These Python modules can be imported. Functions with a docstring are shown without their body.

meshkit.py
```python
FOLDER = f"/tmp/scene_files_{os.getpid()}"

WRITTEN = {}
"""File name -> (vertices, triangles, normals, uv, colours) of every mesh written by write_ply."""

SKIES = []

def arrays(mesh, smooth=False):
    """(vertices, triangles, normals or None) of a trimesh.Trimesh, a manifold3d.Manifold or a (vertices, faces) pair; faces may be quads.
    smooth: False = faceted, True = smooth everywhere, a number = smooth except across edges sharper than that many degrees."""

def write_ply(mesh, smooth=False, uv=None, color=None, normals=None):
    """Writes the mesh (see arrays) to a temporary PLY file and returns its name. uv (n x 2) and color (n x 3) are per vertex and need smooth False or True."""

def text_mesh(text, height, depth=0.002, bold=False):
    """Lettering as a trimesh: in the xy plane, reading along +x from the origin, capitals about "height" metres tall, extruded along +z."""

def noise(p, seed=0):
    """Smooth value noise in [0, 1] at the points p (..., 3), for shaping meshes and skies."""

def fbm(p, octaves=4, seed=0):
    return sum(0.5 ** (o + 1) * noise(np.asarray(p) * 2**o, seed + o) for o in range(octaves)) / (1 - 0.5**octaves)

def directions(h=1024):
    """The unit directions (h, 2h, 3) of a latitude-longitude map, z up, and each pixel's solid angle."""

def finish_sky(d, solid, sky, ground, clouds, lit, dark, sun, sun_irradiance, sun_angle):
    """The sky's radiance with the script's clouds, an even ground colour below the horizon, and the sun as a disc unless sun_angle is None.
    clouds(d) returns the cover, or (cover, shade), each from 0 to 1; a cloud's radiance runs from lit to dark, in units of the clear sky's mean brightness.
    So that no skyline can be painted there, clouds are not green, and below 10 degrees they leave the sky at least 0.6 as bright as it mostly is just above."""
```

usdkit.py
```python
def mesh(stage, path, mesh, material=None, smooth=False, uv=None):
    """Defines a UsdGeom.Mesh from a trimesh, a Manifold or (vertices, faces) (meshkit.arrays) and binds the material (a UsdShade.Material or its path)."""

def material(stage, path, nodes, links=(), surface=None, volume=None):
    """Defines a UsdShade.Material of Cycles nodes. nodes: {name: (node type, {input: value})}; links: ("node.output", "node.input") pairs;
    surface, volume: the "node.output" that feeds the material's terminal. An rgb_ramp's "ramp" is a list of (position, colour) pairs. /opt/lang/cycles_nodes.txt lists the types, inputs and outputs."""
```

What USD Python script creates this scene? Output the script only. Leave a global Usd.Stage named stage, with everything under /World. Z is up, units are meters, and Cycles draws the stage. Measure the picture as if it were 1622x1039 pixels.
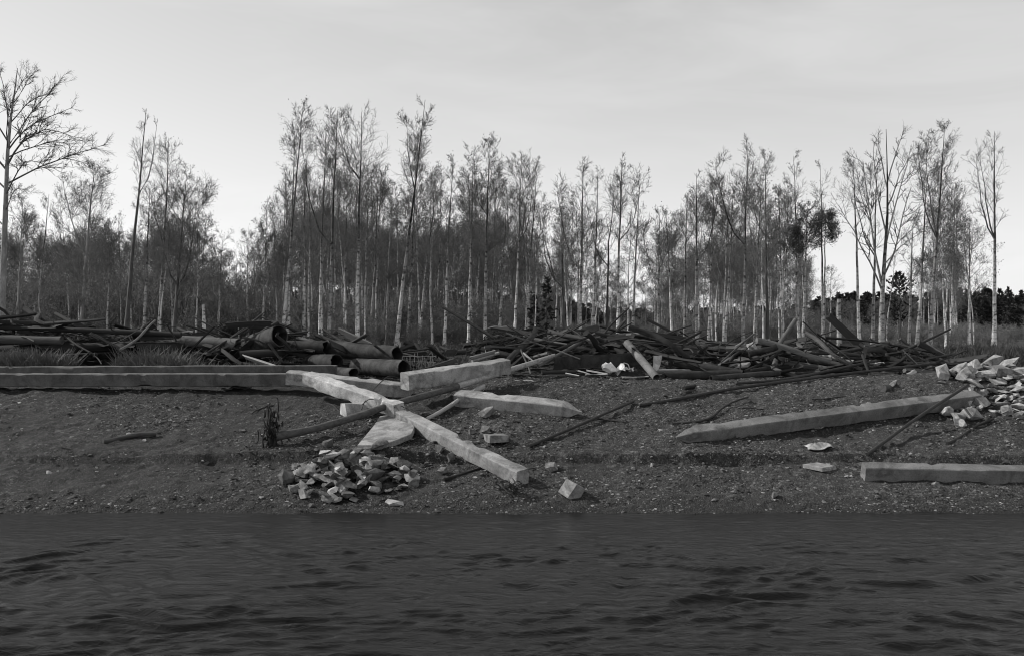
import math
import numpy as np
import trimesh
import meshkit
import usdkit
from pxr import Gf, Sdf, Usd, UsdGeom, UsdLux, UsdShade, Vt

stage = Usd.Stage.CreateInMemory()
UsdGeom.SetStageUpAxis(stage, "Z")
UsdGeom.SetStageMetersPerUnit(stage, 1.0)
stage.SetDefaultPrim(UsdGeom.Xform.Define(stage, "/World").GetPrim())
UsdGeom.Scope.Define(stage, "/World/Looks")

# ------------------------------------------------------------------ camera, sky, sun
EYE = 3.18            # metres above the water, standing in a boat
FPX = 1577.0          # a 35 mm lens, in pixels of the 1622 px wide photograph
HORIZON = 525.0
cam = UsdGeom.Camera.Define(stage, "/World/camera")
cam.CreateHorizontalApertureAttr(36.0)
cam.CreateVerticalApertureAttr(36.0 * 655 / 1024)
cam.CreateFocalLengthAttr(35.0)
cam.CreateClippingRangeAttr((0.1, 20000.0))
cam.AddTranslateOp().Set(Gf.Vec3d(0, 0, EYE))
cam.AddRotateXOp().Set(90.0 + math.degrees((HORIZON - 519.5) / FPX))
cam.CreateExposureAttr(0.31)

SUN_AZ = math.radians(-79.0)   # atan2(x, y): low on the left
SUN_EL = math.radians(36.0)
sun = UsdLux.DistantLight.Define(stage, "/World/sun")
sun.CreateIntensityAttr(1.25)
sun.CreateNormalizeAttr(True)
sun.CreateAngleAttr(0.6)
sun.CreateColorAttr(Gf.Vec3f(1.0, 0.985, 0.965))
sd = np.array([math.sin(SUN_AZ) * math.cos(SUN_EL), math.cos(SUN_AZ) * math.cos(SUN_EL), math.sin(SUN_EL)])
_z = sd / np.linalg.norm(sd)
_x = np.cross([0, 0, 1.0], _z); _x /= np.linalg.norm(_x)
_y = np.cross(_z, _x)
sun.AddTransformOp().Set(Gf.Matrix4d(*_x, 0, *_y, 0, *_z, 0, 0, 0, 0, 1))

SKY_STRENGTH = 0.15
usdkit.material(stage, "/World/Looks/sky_air", {
    "sky": ("sky_texture", {"sky_type": "single_scattering", "sun_disc": False, "sun_elevation": SUN_EL, "sun_rotation": SUN_AZ,
                            "air_density": 1.0, "aerosol_density": 0.7, "ozone_density": 1.0, "altitude": 100.0}),
    "bw": ("rgb_to_bw", {}),
    "tc": ("texture_coordinate", {}),
    "mp": ("mapping", {"scale": (1.3, 1.3, 6.0), "rotation": (0.0, 0.30, 0.0), "location": (3.1, 0.7, 0.0)}),
    "nz": ("noise_texture", {"scale": 2.3, "detail": 6.0, "roughness": 0.55, "distortion": 0.6}),
    "cover": ("rgb_ramp", {"ramp": [(0.0, (0, 0, 0)), (0.40, (0, 0, 0)), (0.85, (1, 1, 1)), (1.0, (1, 1, 1))]}),
    "veil": ("math", {"math_type": "multiply_add", "value2": 0.55, "value3": 0.28}),
    "cl": ("mix_color", {"a": (0, 0, 0), "b": (4.3, 4.3, 4.3)}),
    "bg": ("background_shader", {"strength": SKY_STRENGTH}),
}, [("sky.color", "bw.color"), ("bw.val", "cl.a"), ("tc.generated", "mp.vector"), ("mp.vector", "nz.vector"), ("nz.fac", "cover.fac"),
    ("cover.color", "veil.value1"), ("veil.value", "cl.fac"), ("cl.result", "bg.color")], surface="bg.background")
sky = UsdLux.DomeLight.Define(stage, "/World/sky")
UsdShade.MaterialBindingAPI.Apply(sky.GetPrim()).Bind(UsdShade.Material.Get(stage, "/World/Looks/sky_air"))
sky.GetPrim().SetCustomDataByKey("kind", "structure")

# ------------------------------------------------------------------ helpers
R = np.random.default_rng
_used = {}


def numbered(parent, name):
    k = _used.get((parent, name), 0)
    _used[(parent, name)] = k + 1
    return f"{parent}/{name}" if k == 0 else f"{parent}/{name}_{k:03d}"


def tag(prim, label=None, cat=None, group=None, kind=None):
    prim = prim.GetPrim() if hasattr(prim, "GetPrim") else prim
    for k, v in (("label", label), ("category", cat), ("group", group), ("kind", kind)):
        if v:
            prim.SetCustomDataByKey(k, v)
    return prim


def L(m):
    return f"/World/Looks/{m}"


def obj(name, mesh, m, parent=None, smooth=False, matrix=None, loc=None):
    base = str(parent.GetPath()) if parent is not None else "/World"
    p = usdkit.mesh(stage, numbered(base, name), mesh, L(m), smooth=smooth)
    if matrix is not None:
        p.AddTransformOp().Set(Gf.Matrix4d(*np.asarray(matrix).T.ravel()))
    elif loc is not None:
        p.AddTranslateOp().Set(Gf.Vec3d(*map(float, loc)))
    return p.GetPrim()


def thing(name, label, cat, loc=(0, 0, 0), rz=0.0, group=None, matrix=None, scale=None):
    x = UsdGeom.Xform.Define(stage, numbered("/World", name))
    if matrix is not None:
        x.AddTransformOp().Set(Gf.Matrix4d(*np.asarray(matrix).T.ravel()))
    else:
        x.AddTranslateOp().Set(Gf.Vec3d(*map(float, loc)))
        if rz:
            x.AddRotateZOp().Set(float(rz))
        if scale is not None:
            x.AddScaleOp().Set(Gf.Vec3f(*map(float, scale)))
    return tag(x, label, cat, group)


def copy_of(src, name, loc, rz, scale, label=None, group=None):
    was = src.GetCustomData()
    o = thing(name, label or was["label"], was["category"], loc, rz, group or was.get("group"), scale=scale)
    o.GetReferences().AddInternalReference(src.GetPath())
    o.SetInstanceable(True)
    return o


def cat_mesh(parts):
    """parts: (v, f) pairs joined into one trimesh"""
    vs, fs, n = [], [], 0
    for v, f in parts:
        vs.append(v); fs.append(np.asarray(f) + n); n += len(v)
    return trimesh.Trimesh(np.vstack(vs), np.vstack(fs), process=False)


def norm(a):
    a = np.asarray(a, float)
    return a / (np.linalg.norm(a, axis=-1, keepdims=True) + 1e-12)


def tubes(P, Rr, sides=3):
    """P (N,S,3) polylines, Rr (N,S) radii -> v, f of open prisms, all at once"""
    N, S, _ = P.shape
    T = norm(np.gradient(P, axis=1))
    up = np.where(np.abs(T[..., 2:]) < 0.85, np.array([0, 0, 1.0]), np.array([1.0, 0, 0]))
    A = norm(np.cross(T, up)); B = np.cross(T, A)
    ang = np.arange(sides) * 2 * np.pi / sides
    V = P[:, :, None] + Rr[:, :, None, None] * (np.cos(ang)[:, None] * A[:, :, None] + np.sin(ang)[:, None] * B[:, :, None])
    n, s, k = np.meshgrid(np.arange(N), np.arange(S - 1), np.arange(sides), indexing="ij")
    i0 = (n * S + s) * sides
    a, b = i0 + k, i0 + (k + 1) % sides
    q = np.stack([a, b, b + sides, a + sides], -1).reshape(-1, 4)
    return V.reshape(-1, 3), np.vstack([q[:, [0, 1, 2]], q[:, [0, 2, 3]]])


def solid_tube(pts, rad, sides=9, rough=0.0, rng=None, inner=None, depth=None):
    """a capped tube along a polyline; inner (fraction of the radius) makes it a pipe open at both ends"""
    pts = np.asarray(pts, float); rad = np.asarray(rad, float); S = len(pts)
    t = norm(np.gradient(pts, axis=0))
    up = np.array([0, 0, 1.0]) if abs(t[:, 2]).mean() < 0.8 else np.array([1.0, 0, 0])
    A = norm(np.cross(t, up)); B = np.cross(t, A)
    ang = np.arange(sides) * 2 * np.pi / sides
    rr = np.repeat(rad[:, None], sides, 1)
    if rough and rng is not None:
        rr = rr * (1 + rough * (rng.random((S, sides)) - 0.5) + rough * 0.7 * np.sin(ang * 2 + rng.random() * 6)[None])
    ring = lambda r: (pts[:, None] + r[..., None] * (np.cos(ang)[:, None] * A[:, None] + np.sin(ang)[:, None] * B[:, None])).reshape(-1, 3)
    def side(off, flip):
        s, k = np.meshgrid(np.arange(S - 1), np.arange(sides), indexing="ij")
        a, b = s * sides + k, s * sides + (k + 1) % sides
        q = np.stack([a, b, b + sides, a + sides], -1).reshape(-1, 4) + off
        q = q[:, ::-1] if flip else q
        return np.vstack([q[:, [0, 1, 2]], q[:, [0, 2, 3]]])
    v = ring(rr); f = [side(0, False)]
    k = np.arange(sides); k1 = (k + 1) % sides
    if inner:
        n = len(v); v = np.vstack([v, ring(rr * inner)]); f.append(side(n, True))
        for o, fl in ((0, True), ((S - 1) * sides, False)):
            q = np.stack([o + k, o + k1, n + o + k1, n + o + k], 1)
            q = q if fl else q[:, ::-1]
            f.append(np.vstack([q[:, [0, 1, 2]], q[:, [0, 2, 3]]]))
    else:
        n = len(v); v = np.vstack([v, pts[:1], pts[-1:]])
        f.append(np.stack([np.full(sides, n), k1, k], 1))
        o = (S - 1) * sides
        f.append(np.stack([np.full(sides, n + 1), o + k, o + k1], 1))
    return trimesh.Trimesh(v, np.vstack(f)[:, ::-1], process=False)


def frame(a, b, roll=0.0, tilt_up=(0, 0, 1.0)):
    """matrix whose x axis runs from a to b, z as upward as it can, then rolled about x (degrees); origin a"""
    a, b = np.asarray(a, float), np.asarray(b, float)
    x = norm(b - a); y = norm(np.cross(tilt_up, x)); z = np.cross(x, y)
    c, s = math.cos(math.radians(roll)), math.sin(math.radians(roll))
    y, z = c * y + s * z, -s * y + c * z
    m = np.eye(4); m[:3, 0], m[:3, 1], m[:3, 2], m[:3, 3] = x, y, z, a
    return m, float(np.linalg.norm(b - a))


# ------------------------------------------------------------------ the terrain's shape
PROFILE = np.array([(-60, -3.2), (6, -2.2), (15, -0.5), (17.5, 0.0), (19.91, 0.535), (20.04, 0.70), (20.4, 0.78), (25, 1.80), (26, 1.88), (30, 1.90), (75, 1.9), (200, 2.2), (3000, 4.0)])
MOUNDS = [  # x, y, radius x, radius y, height
    (-9.5, 30.2, 6.0, 2.0, 0.60), (-4.4, 29.8, 3.0, 1.6, 0.42), (1.2, 30.7, 3.6, 1.8, 0.70), (4.6, 30.7, 3.2, 1.6, 0.60),
    (8.6, 30.7, 5.0, 1.9, 0.62), (-3.1, 19.4, 1.5, 0.8, 0.20), (11.6, 24.6, 3.0, 1.8, 0.45), (-16.0, 30.0, 5.0, 2.0, 0.6)]


def terrain(x, y, detail=True):
    x, y = np.asarray(x, float), np.asarray(y, float)
    p = np.stack([x * 0.35, y * 0.0, 0 * x], -1)
    wob = (meshkit.fbm(p + 3.3, 3, 5) - 0.5) * 0.5 + (meshkit.fbm(p * 5 + 1.1, 2, 9) - 0.5) * 0.22
    near = np.exp(-((y - 20.5) / 5.0) ** 2)
    z = np.interp(y + wob * near, PROFILE[:, 0], PROFILE[:, 1])
    # the little erosion step fades out in places
    fade = np.clip(1.7 * meshkit.noise(np.stack([x * 0.75 + 7.7, 0 * x, 0 * x], -1), 3) - 0.25, 0.1, 0.9)
    step = np.interp(y + wob * near, [18.6, 19.83, 19.94, 20.02, 20.7], [0, -0.075, -0.075, 0.075, 0])
    z = z + step * (fade - 0.4)
    for mx, my, rx, ry, h in MOUNDS:
        z = z + h * np.exp(-(((x - mx) / rx) ** 2 + ((y - my) / ry) ** 2) * 1.3)
    if detail:
        w = np.exp(-np.maximum(0, y - 33) / 14.0) * np.clip((y - 16.6) / 1.5, 0.15, 1)
        q = np.stack([x * 0.9, y * 0.9, 0 * x], -1)
        z = z + w * ((meshkit.fbm(q, 4, 1) - 0.5) * 0.12 + (meshkit.fbm(q * 5.0, 3, 2) - 0.5) * 0.09)
        z = z + w * 0.05 * np.maximum(0, meshkit.noise(q * 9.0, 4) - 0.72) / 0.28
    return z


def ray(px, py, D):
    """the point at depth D that the photograph shows at pixel (px, py)"""
    return np.array([(px - 811.0) / FPX * D, D, EYE + (HORIZON - py) / FPX * D])


_D = np.linspace(15.0, 60.0, 4501)


def ground(px, py, lift=0.0):
    x = (px - 811.0) / FPX * _D
    z = EYE + (HORIZON - py) / FPX * _D
    d = z - terrain(x, _D, False) - lift
    k = np.argmax(d <= 0) if (d <= 0).any() else len(_D) - 1
    p = np.array([x[k], _D[k], 0.0]); p[2] = terrain(p[0], p[1]) + lift
    return p


def zt(x, y):
    return float(terrain(np.array([x]), np.array([y]))[0])


# ------------------------------------------------------------------ materials
def grey(v):
    return (v, v, v)


def stony(name, lo, hi, scale, rough=0.85, bump=0.4, dist=0.02, fine=40.0, stretch=(1, 1, 1), vary=0.0, coord="object", stain=0.0, mid=None, spec=0.25):
    """two greys mixed by a coarse and a fine noise, with relief; vary = spread of brightness from one piece to the next"""
    n = {"tc": ("texture_coordinate", {}), "mp": ("mapping", {"scale": stretch}),
         "n3": ("noise_texture", {"scale": 1.7, "detail": 7.0, "roughness": 0.68, "distortion": 1.2}),
         "f3": ("rgb_ramp", {"ramp": [(0.0, grey(1 - stain)), (0.40, grey(1 - stain)), (0.54, grey(1.0)), (1.0, grey(1.0))]}),
         "ms": ("mix_color", {"blend_type": "multiply", "fac": 1.0, "use_clamp_result": False}),
         "n1": ("noise_texture", {"scale": scale, "detail": 8.0, "roughness": 0.62, "distortion": 0.3}),
         "n2": ("noise_texture", {"scale": fine, "detail": 4.0, "roughness": 0.6}),
         "rp": ("rgb_ramp", {"ramp": [(0.0, grey(lo)), (0.32, grey(lo)), (0.68, grey(hi)), (1.0, grey(hi))]}),
         "f2": ("rgb_ramp", {"ramp": [(0.25, grey(0.55)), (0.5, grey(1.0)), (0.8, grey(1.25))]}),
         "mul": ("mix_color", {"blend_type": "multiply", "fac": 0.8, "use_clamp_result": False}),
         "oi": ("object_info", {}), "mr": ("map_range", {"from_min": 0.0, "from_max": 1.0, "to_min": 1.0 - vary, "to_max": 1.0 + vary}),
         "mv": ("mix_color", {"blend_type": "multiply", "fac": 1.0, "use_clamp_result": False}),
         "ad": ("math", {"math_type": "multiply_add", "value2": 0.6}),
         "bp": ("bump", {"strength": bump, "distance": dist}),
         "bs": ("principled_bsdf", {"roughness": rough, "specular_ior_level": spec})}
    l = [("tc.object", "mp.vector"), ("mp.vector", "n1.vector"), ("mp.vector", "n2.vector"), ("n1.fac", "rp.fac"), ("n2.fac", "f2.fac"),
         ("rp.color", "mul.a"), ("f2.color", "mul.b"), ("oi.random", "mr.value"), ("mul.result", "mv.a"), ("mr.result", "mv.b"),
         ("tc.object", "n3.vector"), ("n3.fac", "f3.fac"), ("mv.result", "ms.a"), ("f3.color", "ms.b"), ("ms.result", "bs.base_color"), ("n2.fac", "ad.value1"), ("n1.fac", "ad.value3"), ("ad.value", "bp.height"), ("bp.normal", "bs.normal")]
    return usdkit.material(stage, L(name), n, l, surface="bs.BSDF")


stony("concrete", 0.15, 0.28, 2.6, bump=0.7, dist=0.016, fine=30, vary=0.06, stain=0.5)
stony("pale_concrete", 0.22, 0.42, 3.0, bump=0.8, dist=0.018, fine=28, vary=0.08, stain=0.4)
stony("dull_concrete", 0.085, 0.15, 2.0, bump=0.6, dist=0.014, fine=34, vary=0.05, stain=0.45)
stony("old_concrete", 0.05, 0.085, 2.0, bump=0.6, dist=0.014, fine=34, vary=0.05, stain=0.4)
stony("broken_stone", 0.06, 0.2, 3.2, bump=0.9, dist=0.025, fine=20, vary=0.4, stain=0.5)
stony("white_stone", 0.15, 0.34, 3.0, bump=0.9, dist=0.025, fine=18, vary=0.3, stain=0.45)
stony("pebble_dark", 0.012, 0.04, 20.0, bump=0.3, dist=0.004, fine=120, vary=0.45)
stony("pebble_mid", 0.05, 0.11, 20.0, bump=0.3, dist=0.004, fine=120, vary=0.4)
stony("pebble_pale", 0.10, 0.24, 20.0, bump=0.3, dist=0.004, fine=120, vary=0.4)
stony("dark_wood", 0.008, 0.024, 4.0, bump=0.7, dist=0.012, fine=26, stretch=(0.25, 3.5, 3.5), vary=0.35)
stony("grey_wood", 0.035, 0.09, 4.0, bump=0.7, dist=0.012, fine=26, stretch=(0.25, 3.5, 3.5), vary=0.3)
stony("pale_wood", 0.14, 0.32, 4.0, bump=0.6, dist=0.010, fine=26, stretch=(0.3, 3.5, 3.5), vary=0.2)
stony("rusty_steel", 0.014, 0.04, 3.0, rough=0.8, bump=0.5, dist=0.008, fine=30, vary=0.3, spec=0.15, stain=0.4)
stony("worn_steel", 0.016, 0.055, 4.0, rough=0.85, bump=0.6, dist=0.012, fine=26, vary=0.25, spec=0.12, stain=0.65)
stony("black_rebar", 0.012, 0.03, 12.0, rough=0.65, bump=0.3, dist=0.004, fine=50)
stony("plastic_sheet", 0.3, 0.5, 2.0, rough=0.45, bump=0.15, dist=0.02, fine=12, spec=0.5)
stony("dark_bark", 0.035, 0.09, 3.0, bump=0.7, dist=0.03, fine=14, stretch=(2, 2, 0.5), vary=0.3)
stony("grey_bark", 0.10, 0.24, 2.0, bump=0.6, dist=0.03, fine=10, stretch=(2, 2, 0.6), vary=0.25)
stony("brush_twig", 0.09, 0.20, 2.0, bump=0.0, vary=0.3)
stony("twig", 0.07, 0.14, 2.0, bump=0.0, vary=0.3)
stony("pale_reed", 0.18, 0.32, 2.0, bump=0.0, vary=0.3)

# birch bark: white below with dark lenticels and scars, darker towards the top of the stem
usdkit.material(stage, L("birch_bark"), {
    "tc": ("texture_coordinate", {}), "mp": ("mapping", {"scale": (2.4, 2.4, 4.6)}),
    "n1": ("noise_texture", {"scale": 1.1, "detail": 5.0, "roughness": 0.65}),
    "mp2": ("mapping", {"scale": (0.6, 0.6, 0.5)}), "n2": ("noise_texture", {"scale": 1.0, "detail": 3.0}),
    "marks": ("rgb_ramp", {"ramp": [(0.0, grey(0.08)), (0.37, grey(0.10)), (0.52, grey(0.85)), (1.0, grey(1.0))]}),
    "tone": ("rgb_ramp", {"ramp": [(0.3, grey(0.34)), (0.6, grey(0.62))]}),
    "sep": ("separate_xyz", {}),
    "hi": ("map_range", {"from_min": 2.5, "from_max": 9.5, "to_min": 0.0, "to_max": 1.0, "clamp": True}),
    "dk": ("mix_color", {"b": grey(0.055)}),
    "mul": ("mix_color", {"blend_type": "multiply", "fac": 1.0}),
    "oi": ("object_info", {}), "mr": ("map_range", {"to_min": 0.6, "to_max": 1.35}),
    "mv": ("mix_color", {"blend_type": "multiply", "fac": 1.0}),
    "bs": ("principled_bsdf", {"roughness": 0.75, "specular_ior_level": 0.2}),
}, [("tc.object", "mp.vector"), ("mp.vector", "n1.vector"), ("tc.object", "mp2.vector"), ("mp2.vector", "n2.vector"), ("n1.fac", "marks.fac"), ("n2.fac", "tone.fac"),
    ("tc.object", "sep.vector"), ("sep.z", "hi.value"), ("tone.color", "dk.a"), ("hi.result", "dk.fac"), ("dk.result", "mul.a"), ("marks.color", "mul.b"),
    ("mul.result", "mv.a"), ("oi.random", "mr.value"), ("mr.result", "mv.b"), ("mv.result", "bs.base_color")], surface="bs.BSDF")


def leafy(name, lo, hi, trans):
    usdkit.material(stage, L(name), {
        "tc": ("texture_coordinate", {}), "n": ("noise_texture", {"scale": 0.9, "detail": 3.0}), "rp": ("rgb_ramp", {"ramp": [(0.3, grey(lo)), (0.7, grey(hi))]}),
        "d": ("principled_bsdf", {"roughness": 0.7, "specular_ior_level": 0.2}), "t": ("translucent_bsdf", {}), "m": ("mix_closure", {"fac": trans}),
    }, [("tc.object", "n.vector"), ("n.fac", "rp.fac"), ("rp.color", "d.base_color"), ("rp.color", "t.color"), ("d.BSDF", "m.closure1"), ("t.BSDF", "m.closure2")], surface="m.closure")


leafy("dry_leaf", 0.05, 0.12, 0.4)
leafy("brush_leaf", 0.07, 0.15, 0.4)
leafy("dark_leaf", 0.025, 0.06, 0.25)
leafy("needle", 0.012, 0.03, 0.1)
leafy("dull_grass", 0.03, 0.08, 0.3)
leafy("dry_grass", 0.08, 0.20, 0.3)

# gravel bank
usdkit.material(stage, L("gravel"), {
    "g": ("geometry", {}), "sep": ("separate_xyz", {}),
    "v1": ("voronoi_texture", {"scale": 16.0, "randomness": 1.0}), "v2": ("voronoi_texture", {"scale": 42.0, "randomness": 1.0}),
    "n1": ("noise_texture", {"scale": 0.55, "detail": 6.0, "roughness": 0.6}), "n2": ("noise_texture", {"scale": 30.0, "detail": 6.0, "roughness": 0.7}),
    "c1": ("separate_color", {}), "c2": ("separate_color", {}),
    "s1": ("rgb_ramp", {"ramp": [(0.0, grey(0.010)), (0.55, grey(0.022)), (0.84, grey(0.042)), (0.96, grey(0.11)), (1.0, grey(0.20))]}),
    "s2": ("rgb_ramp", {"ramp": [(0.0, grey(0.010)), (0.6, grey(0.024)), (0.9, grey(0.055)), (1.0, grey(0.16))]}),
    "ms": ("mix_color", {"fac": 0.55}),
    "sand": ("rgb_ramp", {"ramp": [(0.25, grey(0.012)), (0.5, grey(0.021)), (0.8, grey(0.038))]}),
    "patch": ("rgb_ramp", {"ramp": [(0.34, grey(0.2)), (0.62, grey(0.85))]}),
    "mx": ("mix_color", {}),
    "wet": ("map_range", {"from_min": 0.03, "from_max": 0.22, "to_min": 0.55, "to_max": 1.0, "clamp": True}),
    "mw": ("mix_color", {"blend_type": "multiply", "fac": 1.0}),
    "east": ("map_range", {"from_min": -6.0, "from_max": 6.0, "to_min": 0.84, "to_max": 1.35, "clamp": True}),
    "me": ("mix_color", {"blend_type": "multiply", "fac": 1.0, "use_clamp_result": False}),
    "a1": ("math", {"math_type": "multiply_add", "value2": -0.7}), "a2": ("math", {"math_type": "multiply_add", "value2": -0.5, "value3": 1.0}),
    "bp": ("bump", {"strength": 0.9, "distance": 0.03}),
    "bs": ("principled_bsdf", {"roughness": 0.9, "specular_ior_level": 0.2}),
}, [("g.position", "v1.vector"), ("g.position", "v2.vector"), ("g.position", "n1.vector"), ("g.position", "n2.vector"), ("g.position", "sep.vector"),
    ("v1.color", "c1.color"), ("v2.color", "c2.color"), ("c1.r", "s1.fac"), ("c2.g", "s2.fac"), ("s1.color", "ms.a"), ("s2.color", "ms.b"),
    ("n2.fac", "sand.fac"), ("n1.fac", "patch.fac"), ("patch.color", "mx.fac"), ("sand.color", "mx.a"), ("ms.result", "mx.b"),
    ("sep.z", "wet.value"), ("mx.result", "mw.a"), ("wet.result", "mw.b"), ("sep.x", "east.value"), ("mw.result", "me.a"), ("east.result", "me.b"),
    ("me.result", "bs.base_color"), ("v1.distance", "a2.value1"), ("v2.distance", "a1.value1"), ("a2.value", "a1.value3"), ("a1.value", "bp.height"), ("bp.normal", "bs.normal")],
    surface="bs.BSDF")

# river water: dark, silty, ruffled
usdkit.material(stage, L("river"), {
    "g": ("geometry", {}), "mp": ("mapping", {"scale": (1.0, 2.6, 1.0), "rotation": (0, 0, 0.25)}),
    "n": ("noise_texture", {"scale": 3.2, "detail": 5.0, "roughness": 0.55, "distortion": 0.8}),
    "bp": ("bump", {"strength": 0.5, "distance": 0.06}),
    "bs": ("principled_bsdf", {"base_color": grey(0.005), "roughness": 0.2, "ior": 1.33, "specular_ior_level": 0.16}),
}, [("g.position", "mp.vector"), ("mp.vector", "n.vector"), ("n.fac", "bp.height"), ("bp.normal", "bs.normal")], surface="bs.BSDF")


# ------------------------------------------------------------------ ground and water
def grid_mesh(xs, ys, zfun):
    X, Y = np.meshgrid(xs, ys)
    Z = zfun(X, Y)
    v = np.stack([X, Y, Z], -1).reshape(-1, 3)
    i, j = np.meshgrid(np.arange(len(ys) - 1), np.arange(len(xs) - 1), indexing="ij")
    a = i * len(xs) + j
    q = np.stack([a, a + 1, a + 1 + len(xs), a + len(xs)], -1).reshape(-1, 4)
    return v, q


far = lambda a, b, n: np.geomspace(a, b, n)
xs = np.concatenate([-far(16.5, 2500, 30)[::-1], np.arange(-16.0, 16.01, 0.085), far(16.5, 2500, 30)])
ys = np.concatenate([[-60, -20, 0, 8, 12, 15, 16.5], np.arange(16.8, 19.3, 0.06), np.arange(19.3, 20.6, 0.03), np.arange(20.6, 27.0, 0.06), np.arange(27.05, 33, 0.14), far(33.2, 3000, 60)])
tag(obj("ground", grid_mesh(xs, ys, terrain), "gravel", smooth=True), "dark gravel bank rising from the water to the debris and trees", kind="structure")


def waves(X, Y):
    rng = R(5)
    z = np.zeros_like(X)
    w = np.clip((17.6 - Y) / 4.5, 0.12, 1.0) * np.exp(-np.maximum(0, np.abs(X) - 25) / 30) * np.exp(-np.maximum(0, 6 - Y) / 20)
    wx = (meshkit.fbm(np.stack([X * 0.35, Y * 0.35, 0 * X], -1), 3, 31) - 0.5) * 3.6
    wy = (meshkit.fbm(np.stack([X * 0.35, Y * 0.35, 0 * X + 9], -1), 3, 32) - 0.5) * 3.0
    for k in range(16):
        lam = 0.28 * 1.125 ** k * rng.uniform(0.9, 1.1)
        th = math.radians(90 + rng.normal(13, 27))
        ph = rng.uniform(0, 6.28)
        s = np.sin((X + wx) * math.cos(th) * 6.283 / lam + (Y + wy) * math.sin(th) * 6.283 / lam + ph)
        m = np.clip(meshkit.noise(np.stack([X * 0.45, Y * 0.8, 0 * X + k * 3.1], -1), 40 + k) * 1.8 - 0.5, 0.15, 1)
        z += (0.0125 if lam < 0.7 else 0.0140) * lam ** 1.0 * m * (1 - 1.7 * np.abs(s) ** 1.3)
    q = np.stack([X * 0.9 + wx, Y * 2.2 + wy, 0 * X], -1)
    z += 0.075 * (meshkit.fbm(q, 4, 77) - 0.5)
    return w * z


xs = np.concatenate([-far(12, 2500, 26)[::-1], np.arange(-11.5, 11.51, 0.045), far(12, 2500, 26)])
ys = np.concatenate([-far(1, 2500, 20)[::-1], [2, 5, 7, 8], np.arange(8.6, 18.6, 0.04), [19.5, 21]])
wv, wq = grid_mesh(xs, ys, waves)
keep = (wv[wq][:, :, 1].max(1) < 19) | (np.abs(wv[wq][:, :, 0]).min(1) < 5000)
tag(obj("river", (wv, wq), "river", smooth=True), "dark ruffled river water along the bottom of the view", kind="structure")


# ------------------------------------------------------------------ stones
def rock_mesh(rng, size, sharp=0.5, n=13, sub=1):
    """an angular stone: the hull of points between a box and a ball, split once and roughened"""
    if sharp > 0.7:
        c8 = np.array([(x, y, z) for x in (-1, 1) for y in (-1, 1) for z in (-1, 1)], float)
        p = np.vstack([c8 * rng.uniform(0.80, 1.0, (8, 3)), c8[:5] * rng.uniform(0.72, 1.0, (5, 3))])
        m = trimesh.convex.convex_hull(p).subdivide()
        v = m.vertices * (1 + 0.08 * (meshkit.fbm(m.vertices * 2.3 + rng.uniform(0, 50, 3), 3, 7)[:, None] - 0.5))
        return trimesh.Trimesh(v * np.asarray(size) / 2, m.faces, process=False)
    p = norm(rng.normal(size=(n, 3)))
    box = p / np.abs(p).max(1, keepdims=True)
    p = p * (1 - sharp) + box * sharp * 0.85
    p *= rng.uniform(0.82, 1.0, (n, 1))
    m = trimesh.convex.convex_hull(p)
    for _ in range(sub):
        m = m.subdivide()
    v = m.vertices + 0.0
    d = meshkit.fbm(v * 2.1 + rng.uniform(0, 50, 3), 3, 7)[:, None] - 0.5
    v = v * (1 + 0.22 * d)
    return trimesh.Trimesh(v * np.asarray(size) / 2, m.faces, process=False)


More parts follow.
